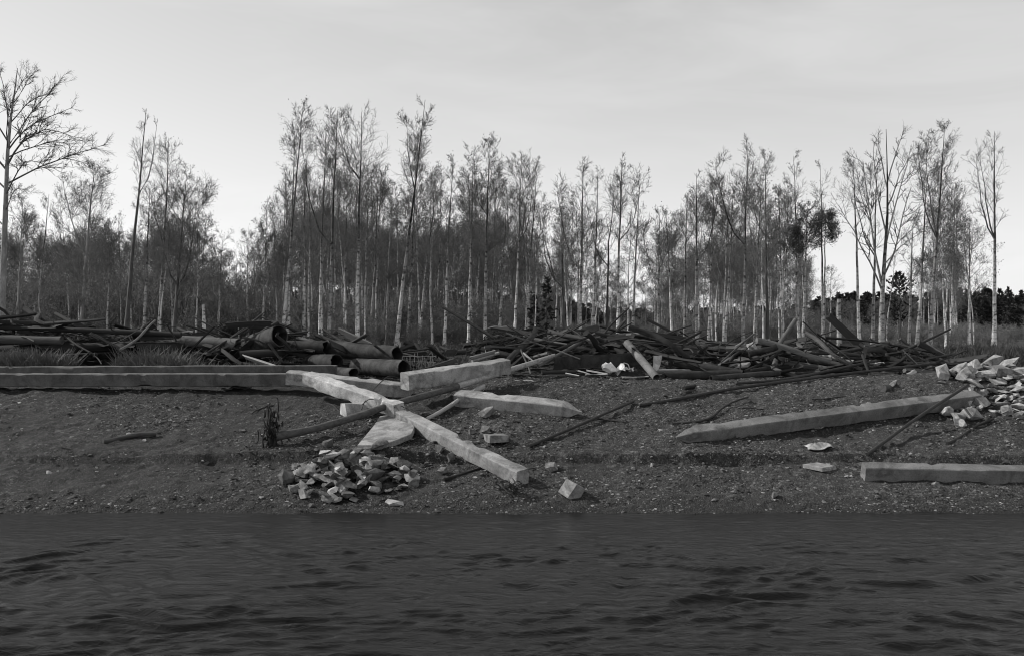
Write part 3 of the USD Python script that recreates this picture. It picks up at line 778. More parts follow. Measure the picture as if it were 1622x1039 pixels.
# left heap ---------------------------------------------------------------------------------
HEAP = [
    # name, label, cat, a(px,py,D), b, r0, r1, material, bend, inner
    ("dark_beam", "long straight dark timber lying level across the left heap", "timber", (-40, 516, 28.6), (287, 530, 28.0), 0.075, 0.07, "dark_wood", 0.0, None),
    ("driftwood_log", "short dark log jutting up left out of the left heap", "log", (38, 490, 29.2), (92, 528, 28.4), 0.075, 0.085, "dark_wood", 0.03, None),
    ("long_pole", "thin dark pole slanting down right through the left heap", "pole", (86, 497, 29.4), (206, 562, 27.6), 0.05, 0.055, "dark_wood", 0.03, None),
    ("driftwood_log", "thick grey log at the far left under the level timber", "log", (-30, 536, 28.2), (98, 540, 28.0), 0.13, 0.12, "grey_wood", 0.03, None),
    ("driftwood_log", "thick dark log low in the left heap behind the grass", "log", (-20, 556, 27.9), (120, 552, 28.1), 0.16, 0.14, "dark_wood", 0.04, None),
    ("driftwood_log", "dark log lying low behind the grass, middle of left heap", "log", (90, 553, 28.3), (230, 548, 28.6), 0.15, 0.12, "dark_wood", 0.04, None),
    ("concrete_pipe", "wide grey pipe lying level between left heap and root ball", "pipe", (288, 540, 28.4), (378, 545, 28.0), 0.165, 0.165, "old_concrete", 0.0, 0.86),
    ("long_pole", "upper thin pole of three leaning up right by the root ball", "pole", (338, 560, 27.6), (416, 497, 29.0), 0.035, 0.028, "dark_wood", 0.03, None),
    ("long_pole", "middle thin pole of three leaning up right by the root ball", "pole", (330, 558, 27.5), (411, 508, 28.8), 0.035, 0.025, "dark_wood", 0.02, None),
    ("long_pole", "lowest thin pole of three leaning up right by the root ball", "pole", (312, 566, 27.4), (405, 532, 28.3), 0.04, 0.03, "grey_wood", 0.04, None),
    ("large_pipe", "large pipe with its dark open mouth facing right on the left heap", "pipe", (392, 548, 28.6), (444, 532, 27.6), 0.27, 0.29, "worn_steel", 0.0, 0.9),
    ("driftwood_log", "thick dark log slanting over the open mouthed large pipe", "log", (392, 544, 28.0), (440, 512, 28.6), 0.085, 0.095, "dark_wood", 0.02, None),
    ("steel_rod", "short dark rod poking up right above the large pipe mouth", "rod", (440, 524, 28.3), (463, 513, 28.4), 0.03, 0.02, "rusty_steel", 0.0, None),
    ("steel_rod", "dark rod pointing right from the large pipe mouth", "rod", (446, 531, 28.2), (488, 525, 28.3), 0.03, 0.025, "rusty_steel", 0.0, None),
    ("driftwood_log", "dark log under the large pipe, left of the culverts", "log", (380, 562, 27.6), (470, 556, 27.8), 0.11, 0.10, "dark_wood", 0.03, None),
    # culverts
    ("culvert_pipe", "upper broken culvert pipe with its mouth at the right", "pipe", (520, 550, 28.2), (631, 561, 26.6), 0.215, 0.215, "worn_steel", 0.0, 0.9),
    ("culvert_pipe", "lower right culvert pipe with its mouth at the right", "pipe", (562, 580, 27.2), (641, 583, 25.7), 0.215, 0.215, "worn_steel", 0.0, 0.9),
    ("culvert_pipe", "lower left culvert pipe partly under the upper one", "pipe", (486, 573, 27.6), (534, 573, 26.6), 0.20, 0.20, "worn_steel", 0.0, 0.9),
    ("culvert_pipe", "small culvert piece at the foot of the culverts", "pipe", (528, 589, 26.6), (562, 591, 25.8), 0.14, 0.14, "worn_steel", 0.0, 0.88),
    ("culvert_pipe", "thin far culvert pipe behind the upper broken one", "pipe", (446, 548, 28.2), (518, 550, 27.9), 0.17, 0.19, "worn_steel", 0.0, 0.9),
    ("driftwood_log", "lower dark log slanting down behind the culverts", "log", (500, 531, 28.6), (548, 549, 28.0), 0.06, 0.07, "dark_wood", 0.02, None),
    ("driftwood_log", "upper dark log slanting down behind the culverts", "log", (511, 521, 28.8), (552, 548, 28.1), 0.035, 0.06, "dark_wood", 0.02, None),
    ("driftwood_log", "dark flattened log lying between large pipe and culverts", "log", (470, 536, 28.6), (520, 545, 28.2), 0.06, 0.07, "grey_wood", 0.03, None),
    ("steel_rod", "thin dark rod pointing right from the upper culvert mouth", "rod", (632, 558, 27.4), (691, 551, 27.8), 0.025, 0.02, "rusty_steel", 0.0, None),
    ("driftwood_log", "dark log lying level behind the wire mesh", "log", (648, 563, 29.0), (738, 557, 29.4), 0.085, 0.08, "dark_wood", 0.02, None),
    ("driftwood_log", "second dark log lower behind the wire mesh", "log", (655, 574, 28.6), (735, 568, 29.0), 0.075, 0.07, "dark_wood", 0.03, None),
    # central heap
    ("long_pole", "straight dark pole pointing up left from the central heap", "pole", (702, 487, 30.6), (784, 536, 30.0), 0.05, 0.055, "black_rebar", 0.0, None),
    ("long_pole", "dark pole leaning right within the central heap's left part", "pole", (818, 562, 28.6), (868, 535, 29.6), 0.035, 0.03, "dark_wood", 0.02, None),
    ("long_pole", "long grey pole rising right to the central heap's peak", "pole", (852, 580, 27.6), (942, 530, 29.2), 0.05, 0.055, "grey_wood", 0.01, None),
    ("driftwood_log", "thick dark log sloping right from the central heap's peak", "log", (938, 532, 29.4), (990, 562, 28.8), 0.11, 0.12, "dark_wood", 0.03, None),
    ("long_pole", "thin dark pole leaning up right above the central heap", "pole", (950, 535, 30.2), (996, 488, 30.8), 0.03, 0.022, "dark_wood", 0.03, None),
    ("steel_pipe", "grey pipe leaning steeply in front of the central heap", "pipe", (993, 543, 28.6), (1040, 598, 26.9), 0.11, 0.11, "dull_concrete", 0.0, 0.85),
    ("steel_pipe", "dark pipe lying on the gravel with its round mouth to the left", "pipe", (1052, 595, 27.2), (1172, 592, 27.3), 0.125, 0.125, "rusty_steel", 0.0, 0.86),
    ("steel_pipe", "long dark pipe sloping down right above the pipe with a mouth", "pipe", (1062, 572, 28.4), (1178, 594, 27.6), 0.13, 0.14, "rusty_steel", 0.0, 0.86),
    ("steel_pipe", "thinner dark pipe on the gravel further right, mouth to the left", "pipe", (1126, 604, 26.9), (1234, 590, 27.6), 0.085, 0.08, "rusty_steel", 0.0, 0.84),
    ("driftwood_log", "dark log on top of the central heap's right part", "log", (985, 548, 29.8), (1062, 556, 29.6), 0.09, 0.08, "dark_wood", 0.05, None),
    ("driftwood_log", "short dark log pointing up right at the central heap's right end", "log", (1068, 560, 29.4), (1102, 537, 29.8), 0.05, 0.04, "dark_wood", 0.02, None),
    ("driftwood_log", "dark log lying across the middle of the central heap", "log", (868, 550, 29.4), (962, 556, 29.0), 0.10, 0.08, "dark_wood", 0.05, None),
    ("driftwood_log", "short grey log end inside the central heap", "log", (905, 570, 28.4), (945, 560, 28.8), 0.07, 0.07, "grey_wood", 0.02, None),
    ("driftwood_log", "dark round log at the left foot of the central heap", "log", (762, 556, 29.2), (840, 570, 28.6), 0.11, 0.09, "dark_wood", 0.05, None),
    ("driftwood_log", "thin grey log end sticking left from the central heap", "log", (748, 572, 28.2), (790, 559, 28.8), 0.06, 0.05, "pale_wood", 0.02, None),
    ("driftwood_stick", "upright pale stick crossing others at the central heap's left end", "stick", (823, 549, 28.0), (841, 592, 26.9), 0.03, 0.025, "grey_wood", 0.01, None),
    ("driftwood_stick", "short pale stick crossing the upright one in the central heap", "stick", (829, 559, 27.7), (845, 572, 27.4), 0.03, 0.02, "pale_wood", 0.0, None),
    ("driftwood_log", "grey log with its cut end right, above the driftwood trunk's tip", "log", (840, 567, 27.9), (868, 560, 27.7), 0.06, 0.065, "grey_wood", 0.0, None),
    ("driftwood_log", "dark low log in front of the central heap", "log", (858, 590, 27.2), (912, 589, 27.4), 0.05, 0.05, "dark_wood", 0.02, None),
    # right heap
    ("steel_pipe", "dark pipe end rising left out of the right heap", "pipe", (1140, 551, 29.6), (1208, 570, 28.8), 0.075, 0.08, "rusty_steel", 0.0, 0.84),
    ("driftwood_log", "grey sunlit log leaning steeply up right on the right heap", "log", (1216, 572, 28.8), (1261, 506, 29.6), 0.075, 0.06, "grey_wood", 0.02, None),
    ("long_pole", "dark pole rising right across the right heap's left part", "pole", (1174, 592, 27.8), (1252, 552, 29.0), 0.05, 0.04, "dark_wood", 0.02, None),
    ("driftwood_log", "topmost pale log lying across the right heap", "log", (1243, 552, 29.6), (1352, 573, 28.8), 0.09, 0.075, "pale_wood", 0.03, None),
    ("driftwood_log", "second grey log below the topmost pale log", "log", (1226, 562, 29.0), (1332, 578, 28.4), 0.095, 0.08, "grey_wood", 0.03, None),
    ("driftwood_log", "third grey log lower down in the right heap", "log", (1238, 574, 28.4), (1312, 584, 28.0), 0.085, 0.07, "grey_wood", 0.02, None),
    ("driftwood_log", "dark log with its end left at the right heap's foot", "log", (1190, 588, 27.9), (1262, 578, 28.4), 0.07, 0.07, "dark_wood", 0.03, None),
    ("long_pole", "dark thin pole lying level over the right heap's middle", "pole", (1222, 566, 28.2), (1296, 549, 29.2), 0.035, 0.03, "dark_wood", 0.02, None),
    ("long_pole", "dark pole lying level along the right heap's crest", "pole", (1296, 556, 29.4), (1440, 570, 29.0), 0.055, 0.04, "dark_wood", 0.03, None),
    ("long_pole", "dark pole lying level on the right heap towards the white stones", "pole", (1352, 574, 28.6), (1520, 577, 27.8), 0.055, 0.04, "dark_wood", 0.03, None),
    ("long_pole", "lower dark pole at the right heap's foot, right part", "pole", (1300, 588, 27.8), (1430, 582, 28.0), 0.06, 0.05, "dark_wood", 0.03, None),
    ("driftwood_log", "short dark log pointing up left at the right heap's crest", "log", (1362, 545, 29.4), (1402, 570, 28.8), 0.055, 0.07, "dark_wood", 0.02, None),
    ("driftwood_log", "short dark log pointing up right at the right heap's crest", "log", (1404, 570, 28.8), (1434, 553, 29.3), 0.06, 0.045, "dark_wood", 0.02, None),
    ("driftwood_log", "dark branching log at the right heap's right shoulder", "log", (1452, 586, 28.0), (1530, 555, 29.0), 0.025, 0.02, "dark_wood", 0.03, None),
    ("driftwood_stick", "dark upright stick in front of the right heap", "stick", (1366, 562, 28.0), (1378, 610, 26.6), 0.04, 0.03, "dark_wood", 0.01, None),
    ("driftwood_log", "dark thick log low at the right heap's middle", "log", (1320, 598, 27.2), (1400, 604, 27.0), 0.05, 0.05, "dark_wood", 0.03, None),
    ("steel_pipe", "curved dark pipe arching over the pale boulder in the right heap", "pipe", (1152, 578, 28.2), (1196, 574, 28.4), 0.045, 0.045, "rusty_steel", 0.0, 0.8),
]
for k, (nm, lab, cat, a, b, r0, r1, m, bend, inner) in enumerate(HEAP):
    A, B_ = ray(*a), ray(*b)
    for q, r in ((A, r0), (B_, r1)):
        q[2] = max(q[2], zt(q[0], q[1]) + 0.5 * r)
    log(nm, lab, cat, A, B_, r0, r1, m, bend, 0.0 if inner else 0.16, 100 + k, inner, sides=18 if inner else 9, sag=-0.35 if "arching" in lab else 0.0, stubs=0 if inner or "rod" in nm else (3 if k % 3 == 0 else 1))

# plates, planks and pale pieces
plank("wooden_plank", "wide dark board slanting down behind the culverts", "board", ray(537, 528, 28.8), ray(590, 552, 27.9), 0.34, 0.05, "grey_wood", roll=-70, seed=1)
plank("wooden_plank", "pale plank lying on the crest left of the broken pile", "plank", ray(388, 565, 26.4), ray(446, 584, 25.7), 0.16, 0.045, "pale_wood", roll=-35, seed=2)
plank("steel_plate", "wide dark plate lying level in front of the central heap", "steel plate", ray(878, 575, 27.8), ray(1016, 567, 28.2), 0.36, 0.03, "rusty_steel", roll=-75, seed=3)
plank("wooden_plank", "short pale plank on the gravel before the leaning grey pipe", "plank", ground(986, 597, 0.03), ground(1026, 597, 0.03), 0.2, 0.03, "pale_wood", seed=4)
plank("wooden_plank", "pale plank behind the dark pipe with the round mouth", "plank", ray(1040, 588, 27.7), ray(1092, 588, 27.9), 0.16, 0.04, "pale_wood", roll=-40, seed=5)
plank("wooden_plank", "upper pale plank lying behind the thick pale beam", "plank", ray(746, 567, 27.8), ray(784, 557, 28.0), 0.14, 0.03, "pale_wood", roll=-45, seed=6)
for k, (px0, py0, px1, py1, lab) in enumerate(((896, 592, 918, 596, "first small pale board in front of the central heap"), (916, 587, 942, 595, "second small pale board in front of the central heap"),
                                               (930, 586, 962, 592, "third small pale board, next to the white plastic"))):
    plank("wooden_plank", lab, "plank", ray(px0, py0, 27.2), ray(px1, py1, 26.9), 0.13, 0.03, "pale_wood", roll=-30 + 15 * k, seed=7 + k)
rngp = R(51)


def crumple(name, label, cat, c, size, m, seed, thick=0.012):
    """a crumpled sheet with thickness"""
    n = 9
    u, w = np.meshgrid(np.linspace(-1, 1, n), np.linspace(-1, 1, n))
    r = R(seed)
    q = np.stack([u, w, 0 * u], -1) * 1.7 + r.uniform(0, 40, 3)
    z = (meshkit.fbm(q, 3, seed) - 0.4) * 1.3 * (1.1 - 0.35 * (u ** 2 + w ** 2))
    x_ = u + 0.35 * (meshkit.fbm(q + 9, 2, seed) - 0.5); y_ = w + 0.35 * (meshkit.fbm(q + 19, 2, seed) - 0.5)
    top = np.stack([x_ * size[0] / 2, y_ * size[1] / 2, (z - z.min()) * size[2]], -1).reshape(-1, 3)
    bot = top - [0, 0, thick]
    i, j = np.meshgrid(np.arange(n - 1), np.arange(n - 1), indexing="ij")
    a = (i * n + j).ravel(); q4 = np.stack([a, a + 1, a + 1 + n, a + n], -1)
    f = np.vstack([q4, q4[:, ::-1] + n * n])
    e = np.concatenate([np.arange(n), np.arange(1, n) * n + n - 1, n * n - 2 - np.arange(n - 1), (np.arange(n - 2, 0, -1)) * n])
    e1 = np.roll(e, -1)
    f = np.vstack([f, np.stack([e, e + n * n, e1 + n * n, e1], 1)])
    return tag(obj(name, (np.vstack([top, bot]), f), m, smooth=35, loc=c), label, cat)


crumple("plastic_sheet", "white crumpled plastic sheet at the foot of the central heap", "plastic sheet", ray(972, 594, 27.0), (0.62, 0.5, 0.42), "plastic_sheet", 3)
crumple("plastic_sheet", "white torn strip lying right of the crumpled plastic", "plastic sheet", ray(993, 588, 27.1), (0.35, 0.3, 0.3), "plastic_sheet", 5)
crumple("paper_scrap", "dull pale scrap between the small boards and the white plastic", "scrap", ray(945, 595, 26.9), (0.6, 0.35, 0.2), "pale_concrete", 8)
crumple("plastic_sheet", "pale crumpled sheet lying on the gravel above the flat slab fragment", "sheet", ground(1297, 712, -0.02), (0.46, 0.42, 0.24), "white_stone", 9)
crumple("bark_scrap", "curled bark scrap lying against the front left pile", "bark", ground(374, 617, 0.0), (0.62, 0.3, 0.26), "grey_wood", 12)
crumple("metal_scrap", "crumpled dull metal scrap on top of the left heap", "scrap metal", ray(185, 552, 28.2), (1.1, 0.7, 0.35), "worn_steel", 14)
crumple("metal_scrap", "pale creased sheet piece inside the left heap above the trough", "scrap metal", ray(240, 545, 28.0), (1.0, 0.5, 0.28), "worn_steel", 15)
crumple("metal_scrap", "bent dark sheet arching on the level timber", "scrap metal", ray(222, 528, 28.6), (0.9, 0.6, 0.24), "rusty_steel", 17)
crumple("metal_scrap", "dark creased sheet at the left heap's left end", "scrap metal", ray(22, 523, 28.8), (1.4, 0.8, 0.4), "rusty_steel", 18)
crumple("metal_scrap", "dark creased sheet by the right heap's crest", "scrap metal", ray(1384, 566, 29.0), (0.6, 0.6, 0.4), "rusty_steel", 19)
crumple("metal_scrap", "pale creased piece in the right heap under the short logs", "scrap metal", ray(1386, 578, 28.0), (0.4, 0.3, 0.22), "pale_concrete", 20)
slab("pale_board", "pale upright board fragment beside the leaning grey pipe", "board", [ray(1035, 562, 28.0), ray(1049, 562, 28.1), ray(1046, 578, 27.95), ray(1040, 586, 27.8), ray(1034, 586, 27.8)], 0.03, "pale_concrete", 4)
rng = R(61)
p = ray(1192, 553, 29.2)
M = trimesh.transformations.euler_matrix(0.2, -0.75, 0.3)
rk = rock_mesh(R(3), (0.52, 0.38, 0.34), 0.4, 20, 2); rk.apply_transform(trimesh.transformations.euler_matrix(0.15, 0.95, 0.2)); rk.apply_translation([0, 0, -rk.vertices[:, 2].min() * 0.5])
tag(obj("pale_boulder", rk, "white_stone", smooth=40, loc=p - [0, 0, 0.12]), "upper pale boulder standing tilted on top of the right heap", "boulder")
rk = rock_mesh(R(4), (0.80, 0.5, 0.36), 0.3, 20, 2)
tag(obj("pale_boulder", rk, "white_stone", smooth=40, loc=ray(1170, 577, 28.3)), "lower pale boulder lying under the arching pipe in the right heap", "boulder")
plank("wooden_plank", "pale plank end left of the lower boulder in the right heap", "plank", ray(1136, 580, 28.0), ray(1158, 566, 28.4), 0.13, 0.04, "pale_wood", roll=-40, seed=21)

# trough in the left heap
t = thing("metal_trough", "dark rusty metal trough with a pale rim in the left heap", "trough", loc=ray(250, 579, 27.2))
w_ = 27.2 * PX
outer = np.array([(-22, 0), (22, 0), (33, 36), (-33, 36)]) * w_
def trough():
    vs = []
    for s_, dy in ((1.0, 0.0), (1.0, 0.55), (0.93, 0.04), (0.93, 0.51)):
        for x_, z_ in outer * [s_, 1]:
            vs.append((x_, dy, z_ if s_ == 1.0 else max(z_, 0.03)))
    v = np.array(vs)
    f = [(0, 1, 2), (0, 2, 3), (5, 4, 7), (5, 7, 6), (0, 4, 5), (0, 5, 1), (1, 5, 6), (1, 6, 2), (4, 0, 3), (4, 3, 7),
         (9, 8, 11), (9, 11, 10), (12, 13, 14), (12, 14, 15), (12, 8, 9), (12, 9, 13), (13, 9, 10), (13, 10, 14), (8, 12, 15), (8, 15, 11),
         (3, 2, 10), (3, 10, 11), (2, 6, 14), (2, 14, 10), (6, 7, 15), (6, 15, 14), (7, 3, 11), (7, 11, 15)]
    return trimesh.Trimesh(v, f, process=False)
obj("tub", trough(), "rusty_steel", t)
obj("rim", solid_tube(np.array([(-34, 0, 37), (0, 0, 36.5), (34, 0, 37)]) * w_, np.full(3, 0.022), 6), "worn_steel", t)

# root ball, hoop, arch twig, wire mesh, little posts
t = thing("root_ball", "dark round ball of tangled roots standing on the left heap", "roots", loc=ray(360, 522, 28.9))
obj("root", tangle(R(71), 260, (0.40, 0.34, 0.36), 0.012, 8, 1.5, 0.0, 0.36), "dark_wood", t)
obj("stump", rock_mesh(R(72), (0.5, 0.45, 0.42), 0.1, 22, 2), "dark_wood", t, smooth=50)
a = np.linspace(0, 2 * math.pi, 25)
tag(obj("wire_hoop", solid_tube(np.stack([0.14 * np.cos(a), 0.03 * np.sin(a), 0.14 * np.sin(a)], 1), np.full(25, 0.013), 6), "grey_wood", smooth=True, loc=ray(741, 552, 29.4)), "thin round hoop standing at the left end of the central heap", "hoop")
wire("thin pale bent twig arching above the brushwood of the central heap", [ray(772, 520, 30.2), ray(784, 517, 30.2), ray(794, 518, 30.3), ray(804, 517, 30.3), ray(814, 523, 30.3)], 0.016, "pale_twig", "twig", "pale_wood")
wire("white frayed loop of twine right of the crumpled plastic", [ray(982, 578, 27.4), ray(988, 574, 27.4), ray(995, 576, 27.4), ray(998, 586, 27.3)], 0.014, "twine", "twine", "plastic_sheet")

t = thing("wire_mesh", "pale wire mesh panel standing behind the culvert mouths", "wire mesh", loc=ray(638, 596, 27.3))
s_ = 27.5 * PX
for k in range(9):
    x0 = 6 * k * s_
    obj("upright_wire", solid_tube([(x0, 0.03 * math.sin(k), 0), (x0 + 0.02 * math.sin(k * 2), 0.02, 20 * s_), (x0 + 0.04 * math.sin(k * 3), 0.03, (34 + 4 * math.sin(k * 5)) * s_)], [0.006] * 3, 5), "pale_reed", t)
for k in range(4):
    z0 = (5 + 9 * k) * s_
    obj("cross_wire", solid_tube([(-0.05, 0.0, z0), (25 * s_, 0.02, z0 + 0.02 * math.sin(k)), (52 * s_, 0.03, z0 + 0.03 * math.sin(2 * k))], [0.006] * 3, 5), "pale_reed", t)

for px, y0, y1, w, lab in ((90, 578, 528, 5, "pale birch stub standing in the grass before the left heap"), (133, 562, 530, 4, "thin pale stub right of the birch stub in the grass"),
                           (48, 556, 534, 4, "short pale stub at the far left of the grass")):
    D = 27.0
    a_, b_ = ray(px, y0, D), ray(px, y1, D)
    a_[2] = zt(a_[0], a_[1]) - 0.05
    log("birch_stub", lab, "stump", a_, b_, w * D * PX / 2, w * D * PX / 2 * 0.9, "pale_wood", 0.01, 0.2, int(px))

# brushwood and loose sticks of the heaps: every stick a thing
def sticks(seed, n, x0, x1, d0, d1, crest, zones, group, mats, lmin=0.5, lmax=2.6, rmin=0.016, rmax=0.055):
    rng = R(seed)
    for k in range(n):
        px = rng.uniform(x0, x1); D = rng.uniform(d0, d1)
        p = ray(px, 590, D); base = zt(p[0], D)
        top = EYE + (HORIZON - np.interp(px, [c_[0] for c_ in crest], [c_[1] for c_ in crest])) * PX * D
        z = base + (max(top - base, 0.08)) * rng.beta(1.1, 1.5)
        ln = rng.uniform(lmin, lmax) * 0.5
        th = rng.normal(0, 0.42); yaw = rng.normal(0, 0.6)
        d = np.array([math.cos(th) * math.cos(yaw), math.cos(th) * math.sin(yaw), math.sin(th) * 0.8]) * ln
        c_ = np.array([p[0], D, z])
        a_, b_ = c_ - d, c_ + d
        for q in (a_, b_):
            q[2] = max(q[2], zt(q[0], q[1]) + 0.02)
        r = rng.uniform(rmin, rmax) if rng.random() < 0.8 else rmax * 1.5
        m = mats[rng.integers(len(mats))]
        zone = next(zn for zx, zn in zones if px < zx)
        look = ("long " if ln > 0.28 * (lmin + lmax) else "short ") + ("thick" if r > 0.045 else "thin" if r < 0.028 else "round") + {"dark_wood": " dark", "rusty_steel": " blackish", "grey_wood": " grey"}[m]
        label, grp = f"{look} stick jammed {zone}", f"{look} sticks {zone}"
        if rng.random() < 0.24:
            plank("debris_board", label.replace("stick", "board"), "board", a_, b_, r * 4.5, 0.03, m, rng.uniform(-70, 70), seed + k, grp.replace("sticks", "boards"))
        else:
            log("debris_stick", label, "stick", a_, b_, r, r * rng.uniform(0.4, 1.0), m, rng.normal(0, 0.11), 0.3, seed + k, None, 6, grp, stubs=int(rng.random() < 0.4))


DK = ["dark_wood"] * 6 + ["rusty_steel", "grey_wood"]
sticks(2000, 106, -20, 390, 27.4, 30.6, [(-20, 498), (60, 494), (150, 508), (300, 522), (390, 515)], [(85, "at the left end of the left heap"), (150, "in the left heap by the slanting pole"), (225, "in the middle of the left heap"), (999, "by the trough in the left heap")], "loose sticks in the left heap", DK)
sticks(3000, 78, 370, 740, 26.9, 29.8, [(370, 508), (450, 512), (520, 525), (640, 548), (740, 552)], [(450, "around the large open mouthed pipe"), (540, "between the large pipe and the culverts"), (999, "behind the culvert mouths")], "loose sticks among the pipes", DK, lmax=1.8)
sticks(4000, 108, 755, 1110, 27.8, 31.4, [(755, 535), (790, 518), (860, 528), (940, 520), (1000, 522), (1060, 532), (1110, 545)], [(810, "at the brushwood end of the central heap"), (870, "under the driftwood trunk tip, central heap"), (930, "left of the central heap peak"), (985, "right of the central heap peak"), (1045, "around the leaning grey pipe, central heap"), (1999, "at the right end of the central heap")], "loose sticks in the central heap", DK)
sticks(5000, 92, 1115, 1520, 27.6, 31.0, [(1115, 560), (1180, 548), (1260, 536), (1330, 542), (1400, 540), (1520, 562)], [(1180, "at the left end of the right heap"), (1240, "by the pale boulders, right heap"), (1300, "under the steep sunlit log, right heap"), (1370, "in the middle of the right heap"), (1440, "at the crest of the right heap"), (1999, "beside the whitish stones, right heap")], "loose sticks in the right heap", DK + ["grey_wood", "grey_wood"])
for nm, lab, c, size, n, r in (("brushwood", "dense dark brushwood pile on the central heap's left", ray(805, 548, 29.8), (1.1, 0.7, 0.38), 330, 0.010),
                               ("brushwood", "dark brushwood on top of the central heap's right part", ray(1030, 553, 30.2), (1.2, 0.7, 0.34), 280, 0.009),
                               ("brushwood", "dark brushwood low in the left heap", ray(120, 545, 29.2), (2.6, 0.7, 0.42), 420, 0.013),
                               ("brushwood", "dark brushwood between the large pipe and the culverts", ray(490, 548, 28.8), (1.4, 0.6, 0.34), 300, 0.012),
                               ("brushwood", "dark brushwood in the middle of the central heap", ray(930, 560, 29.8), (1.5, 0.7, 0.40), 340, 0.012),
                               ("brushwood", "dark brushwood heaped in the middle of the right heap", ray(1310, 575, 29.6), (2.6, 0.7, 0.32), 280, 0.010)):
    tag(obj(nm, tangle(R(n), n, size, r, 7, 0.9, 0.1, 0.5), "dark_wood", loc=c), lab, "brushwood", kind="stuff")


for lab, c, n_, size in (("tangle of thin bent wire on the left heap by the slanting pole", ray(120, 535, 28.6), 26, (0.9, 0.4, 0.4)),
                         ("tangle of thin bent wire above the trough", ray(262, 533, 28.4), 24, (0.7, 0.4, 0.3)),
                         ("tangle of bent wire behind the upper broken culvert", ray(520, 535, 28.8), 24, (0.9, 0.4, 0.35)),
                         ("tangle of bent wire in the central heap below the peak", ray(925, 552, 28.8), 30, (0.9, 0.4, 0.4)),
                         ("tangle of bent wire behind the leaning grey pipe", ray(1020, 560, 28.9), 30, (0.8, 0.4, 0.4)),
                         ("tangle of bent wire in the right heap by the topmost pale log", ray(1275, 562, 28.8), 26, (1.0, 0.4, 0.35)),
                         ("tangle of bent wire at the right shoulder of the right heap", ray(1440, 572, 28.6), 26, (1.1, 0.4, 0.3))):
    t = thing("wire_tangle", lab, "wire", c)
    r_ = R(n_ + int(c[0] * 10 + 500))
    for k in range(n_):
        obj("wire", tangle(r_, 1, size, 0.009, 10, 1.1, 0.15, 0.35), "black_rebar", t)
for k, (px_, py_, D_0, sz) in enumerate(((60, 545, 28.2, (1.2, 0.6, 0.35)), (335, 560, 27.6, (0.9, 0.6, 0.3)), (470, 552, 27.6, (1.0, 0.6, 0.3)), (560, 545, 28.4, (0.9, 0.6, 0.3)), (815, 575, 27.8, (0.8, 0.5, 0.28)),
                                         (955, 560, 28.4, (0.9, 0.5, 0.3)), (1110, 565, 28.6, (0.9, 0.6, 0.3)), (1290, 590, 27.6, (0.8, 0.5, 0.22)), (1450, 585, 28.0, (0.9, 0.5, 0.25)))):
    where = ("at the left end of the left heap", "under the three leaning poles", "between the large pipe and the culverts", "behind the upper culvert's mouth", "by the crossed sticks of the central heap",
             "above the level plate of the central heap", "behind the long sloping pipe", "low at the foot of the right heap", "near the whitish stones, right heap")[k]
    crumple("metal_scrap", f"bent rusty sheet scrap {where}", "scrap metal", ray(px_, py_ + 8, D_0), sz, "rusty_steel", 60 + k)


# ------------------------------------------------------------------ grass
def grass_tuft(rng, n, h, spread, r=0.006, heads=True):
    b = rng.normal(size=(n, 3)) * [spread, spread, 0]
    d = norm(np.column_stack([rng.normal(0, 0.28, n), rng.normal(0, 0.28, n), np.ones(n)]))
    bend = rng.normal(size=(n, 3)) * [0.25, 0.25, 0.0]
    t = np.linspace(0, 1, 4)
    ln = h * rng.uniform(0.5, 1.15, (n, 1, 1))
    P = b[:, None] + ln * (t[None, :, None] * d[:, None] + (t ** 2)[None, :, None] * bend[:, None])
    rad = np.full((n, 1), r) * np.array([1, 0.9, 1.5 if heads else 0.7, 0.3])[None]
    return cat_mesh([tubes(P, rad, 3)])


rng = R(81)
protos = [[("tuft", grass_tuft(R(800 + k), 34, 0.50, 0.10), "dry_grass")] for k in range(4)] + [[("tuft", grass_tuft(R(820 + k), 30, 0.30, 0.10, 0.007, False), "dry_grass")] for k in range(2)]
protos += [[("tuft", grass_tuft(R(840 + k), 34, 0.42, 0.12), "dull_grass")] for k in range(4)]
pos, sc, ix = [], [], []
for k in range(3300):
    px = rng.uniform(-60, 480) if k < 1500 else rng.uniform(-200, 1750)
    D = rng.uniform(25.75, 27.3) if k < 1500 else rng.uniform(33, 62)
    if k >= 1500 and k < 1600:
        px, D = rng.uniform(640, 760), rng.uniform(27.0, 29)
    x_ = (px - 811) * PX * D
    if meshkit.noise(np.array([[x_ * 0.9, D * 0.9, 0.0]]), 6)[0] < 0.60 and k < 1500:
        continue
    s = rng.uniform(0.4, 1.35) * (1.25 if k < 1500 else 0.8 if k < 1600 else 1.3)
    if k < 1500 and px > 300:
        s *= 0.6
    pos.append((x_, D, zt(x_, D) - 0.02)); sc.append(s); ix.append(rng.integers(6) if k < 1600 else 6 + rng.integers(4))
instancer("dry_grass", "dry grass standing along the crest and under the trees", protos, pos, np.array(sc), rng.uniform(0, 6.28, len(pos)), ix, "grass")


# ------------------------------------------------------------------ trees
def grow(rng, p, d, ln, r, steps, up, wander, tip=0.25):
    """N branches grown at once; returns points (N, steps+1, 3) and radii"""
    n = len(p)
    P = [p]
    st = (ln / steps)[:, None]
    for _ in range(steps):
        d = norm(d + rng.normal(size=(n, 3)) * wander + np.array([0, 0, 1.0]) * up)
        p = p + d * st
        P.append(p)
    rad = r[:, None] * np.linspace(1, tip, steps + 1)[None]
    return np.stack(P, 1), rad


